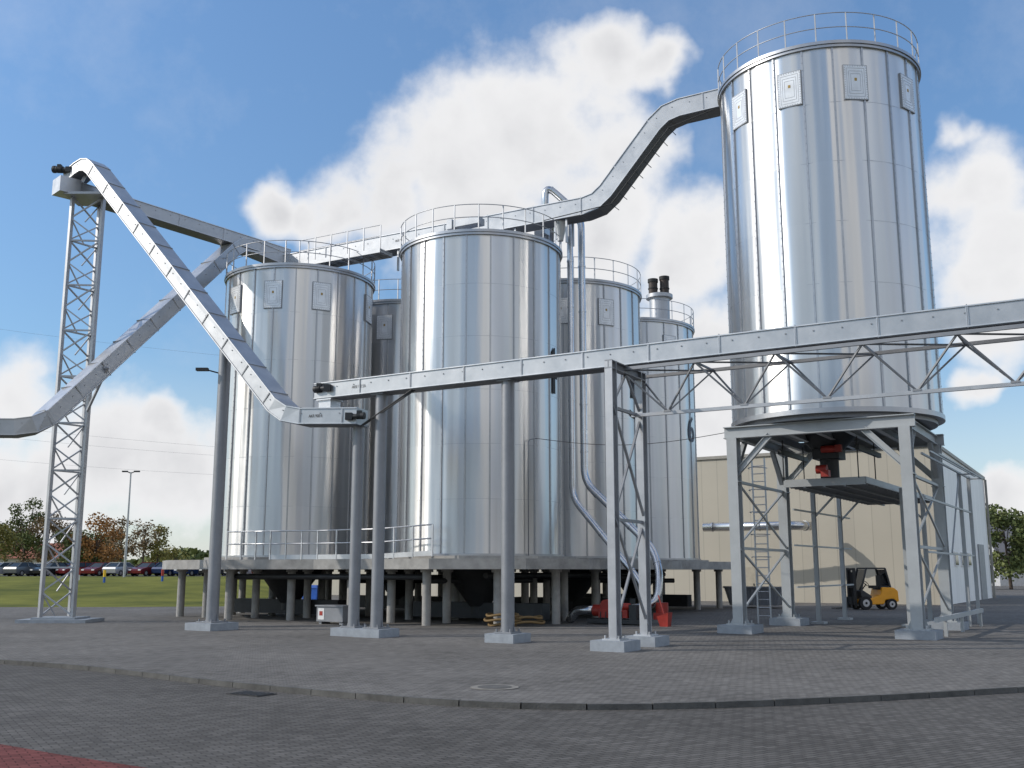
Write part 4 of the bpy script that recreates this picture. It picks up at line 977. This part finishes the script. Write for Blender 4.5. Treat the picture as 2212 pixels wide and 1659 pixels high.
m2 = mth(nt, "MULTIPLY", mg.outputs[0], front.outputs[0])
nw = wnoise(5, 8, 0.65); mw = N(nt, "ShaderNodeMapRange"); mw.inputs["From Min"].default_value = 0.5; mw.inputs["From Max"].default_value = 0.9; mw.inputs["To Max"].default_value = 0.25; nt.links.new(nw.outputs["Fac"], mw.inputs["Value"])
hz = N(nt, "ShaderNodeMapRange"); hz.inputs["From Min"].default_value = 0.2; hz.inputs["From Max"].default_value = -0.01; hz.inputs["To Max"].default_value = 0.6; nt.links.new(sp.outputs["Z"], hz.inputs["Value"])
mask = mth(nt, "MAXIMUM", mth(nt, "MAXIMUM", m1, m2), mth(nt, "MAXIMUM", mw.outputs[0], hz.outputs[0]), clamp=True)
dens = N(nt, "ShaderNodeMapRange"); dens.inputs["From Min"].default_value = 0.2; dens.inputs["From Max"].default_value = 1.0; nt.links.new(fld, dens.inputs["Value"])
nc = wnoise(6, 4, 0.5)
sh = mth(nt, "MULTIPLY", dens.outputs[0], mth(nt, "MULTIPLY_ADD", nc.outputs["Fac"], 2.0, -0.35), clamp=True)
cm = N(nt, "ShaderNodeMix"); cm.data_type = 'RGBA'; nt.links.new(sh, cm.inputs["Factor"]); cm.inputs["A"].default_value = (9.1, 9.1, 9.2, 1); cm.inputs["B"].default_value = (6.4, 6.45, 6.7, 1)
gr = N(nt, "ShaderNodeMapRange"); gr.inputs["From Min"].default_value = 0.0; gr.inputs["From Max"].default_value = 0.5; gr.inputs["To Min"].default_value = 1.15; gr.inputs["To Max"].default_value = 1.75; nt.links.new(sp.outputs["Z"], gr.inputs["Value"])
tv = N(nt, "ShaderNodeVectorMath"); tv.operation = 'MULTIPLY'; nt.links.new(sky.outputs[0], tv.inputs[0]); tv.inputs[1].default_value = (0.82, 0.98, 1.08)
ts = N(nt, "ShaderNodeVectorMath"); ts.operation = 'SCALE'; nt.links.new(tv.outputs[0], ts.inputs[0]); nt.links.new(gr.outputs[0], ts.inputs["Scale"])
mx = N(nt, "ShaderNodeMix"); mx.data_type = 'RGBA'; nt.links.new(mask, mx.inputs["Factor"]); nt.links.new(ts.outputs[0], mx.inputs["A"]); nt.links.new(cm.outputs["Result"], mx.inputs["B"])
nt.links.new(mx.outputs["Result"], bg.inputs["Color"])

sl = bpy.data.lights.new("sun", 'SUN'); sl.energy = 2.8; sl.angle = R(0.6); sl.color = (1.0, 0.93, 0.84)
so = bpy.data.objects.new("sun", sl); COL.objects.link(so); so.rotation_euler = sv.to_track_quat('Z', 'Y').to_euler()

# ------------------------------------------------------------------ camera
cd = bpy.data.cameras.new("camera"); cam = bpy.data.objects.new("camera", cd); COL.objects.link(cam)
cam.location = (0, 0, 2.0); cam.rotation_euler = (R(90 + 10.2), 0, 0); cd.sensor_width = 36; cd.lens = 36.4; cd.clip_end = 6000
scene.camera = cam
scene.view_settings.view_transform = 'Standard'; scene.view_settings.look = 'None'; scene.view_settings.exposure = 0
for ob in bpy.data.objects:
    if "_o" in ob: del ob["_o"]
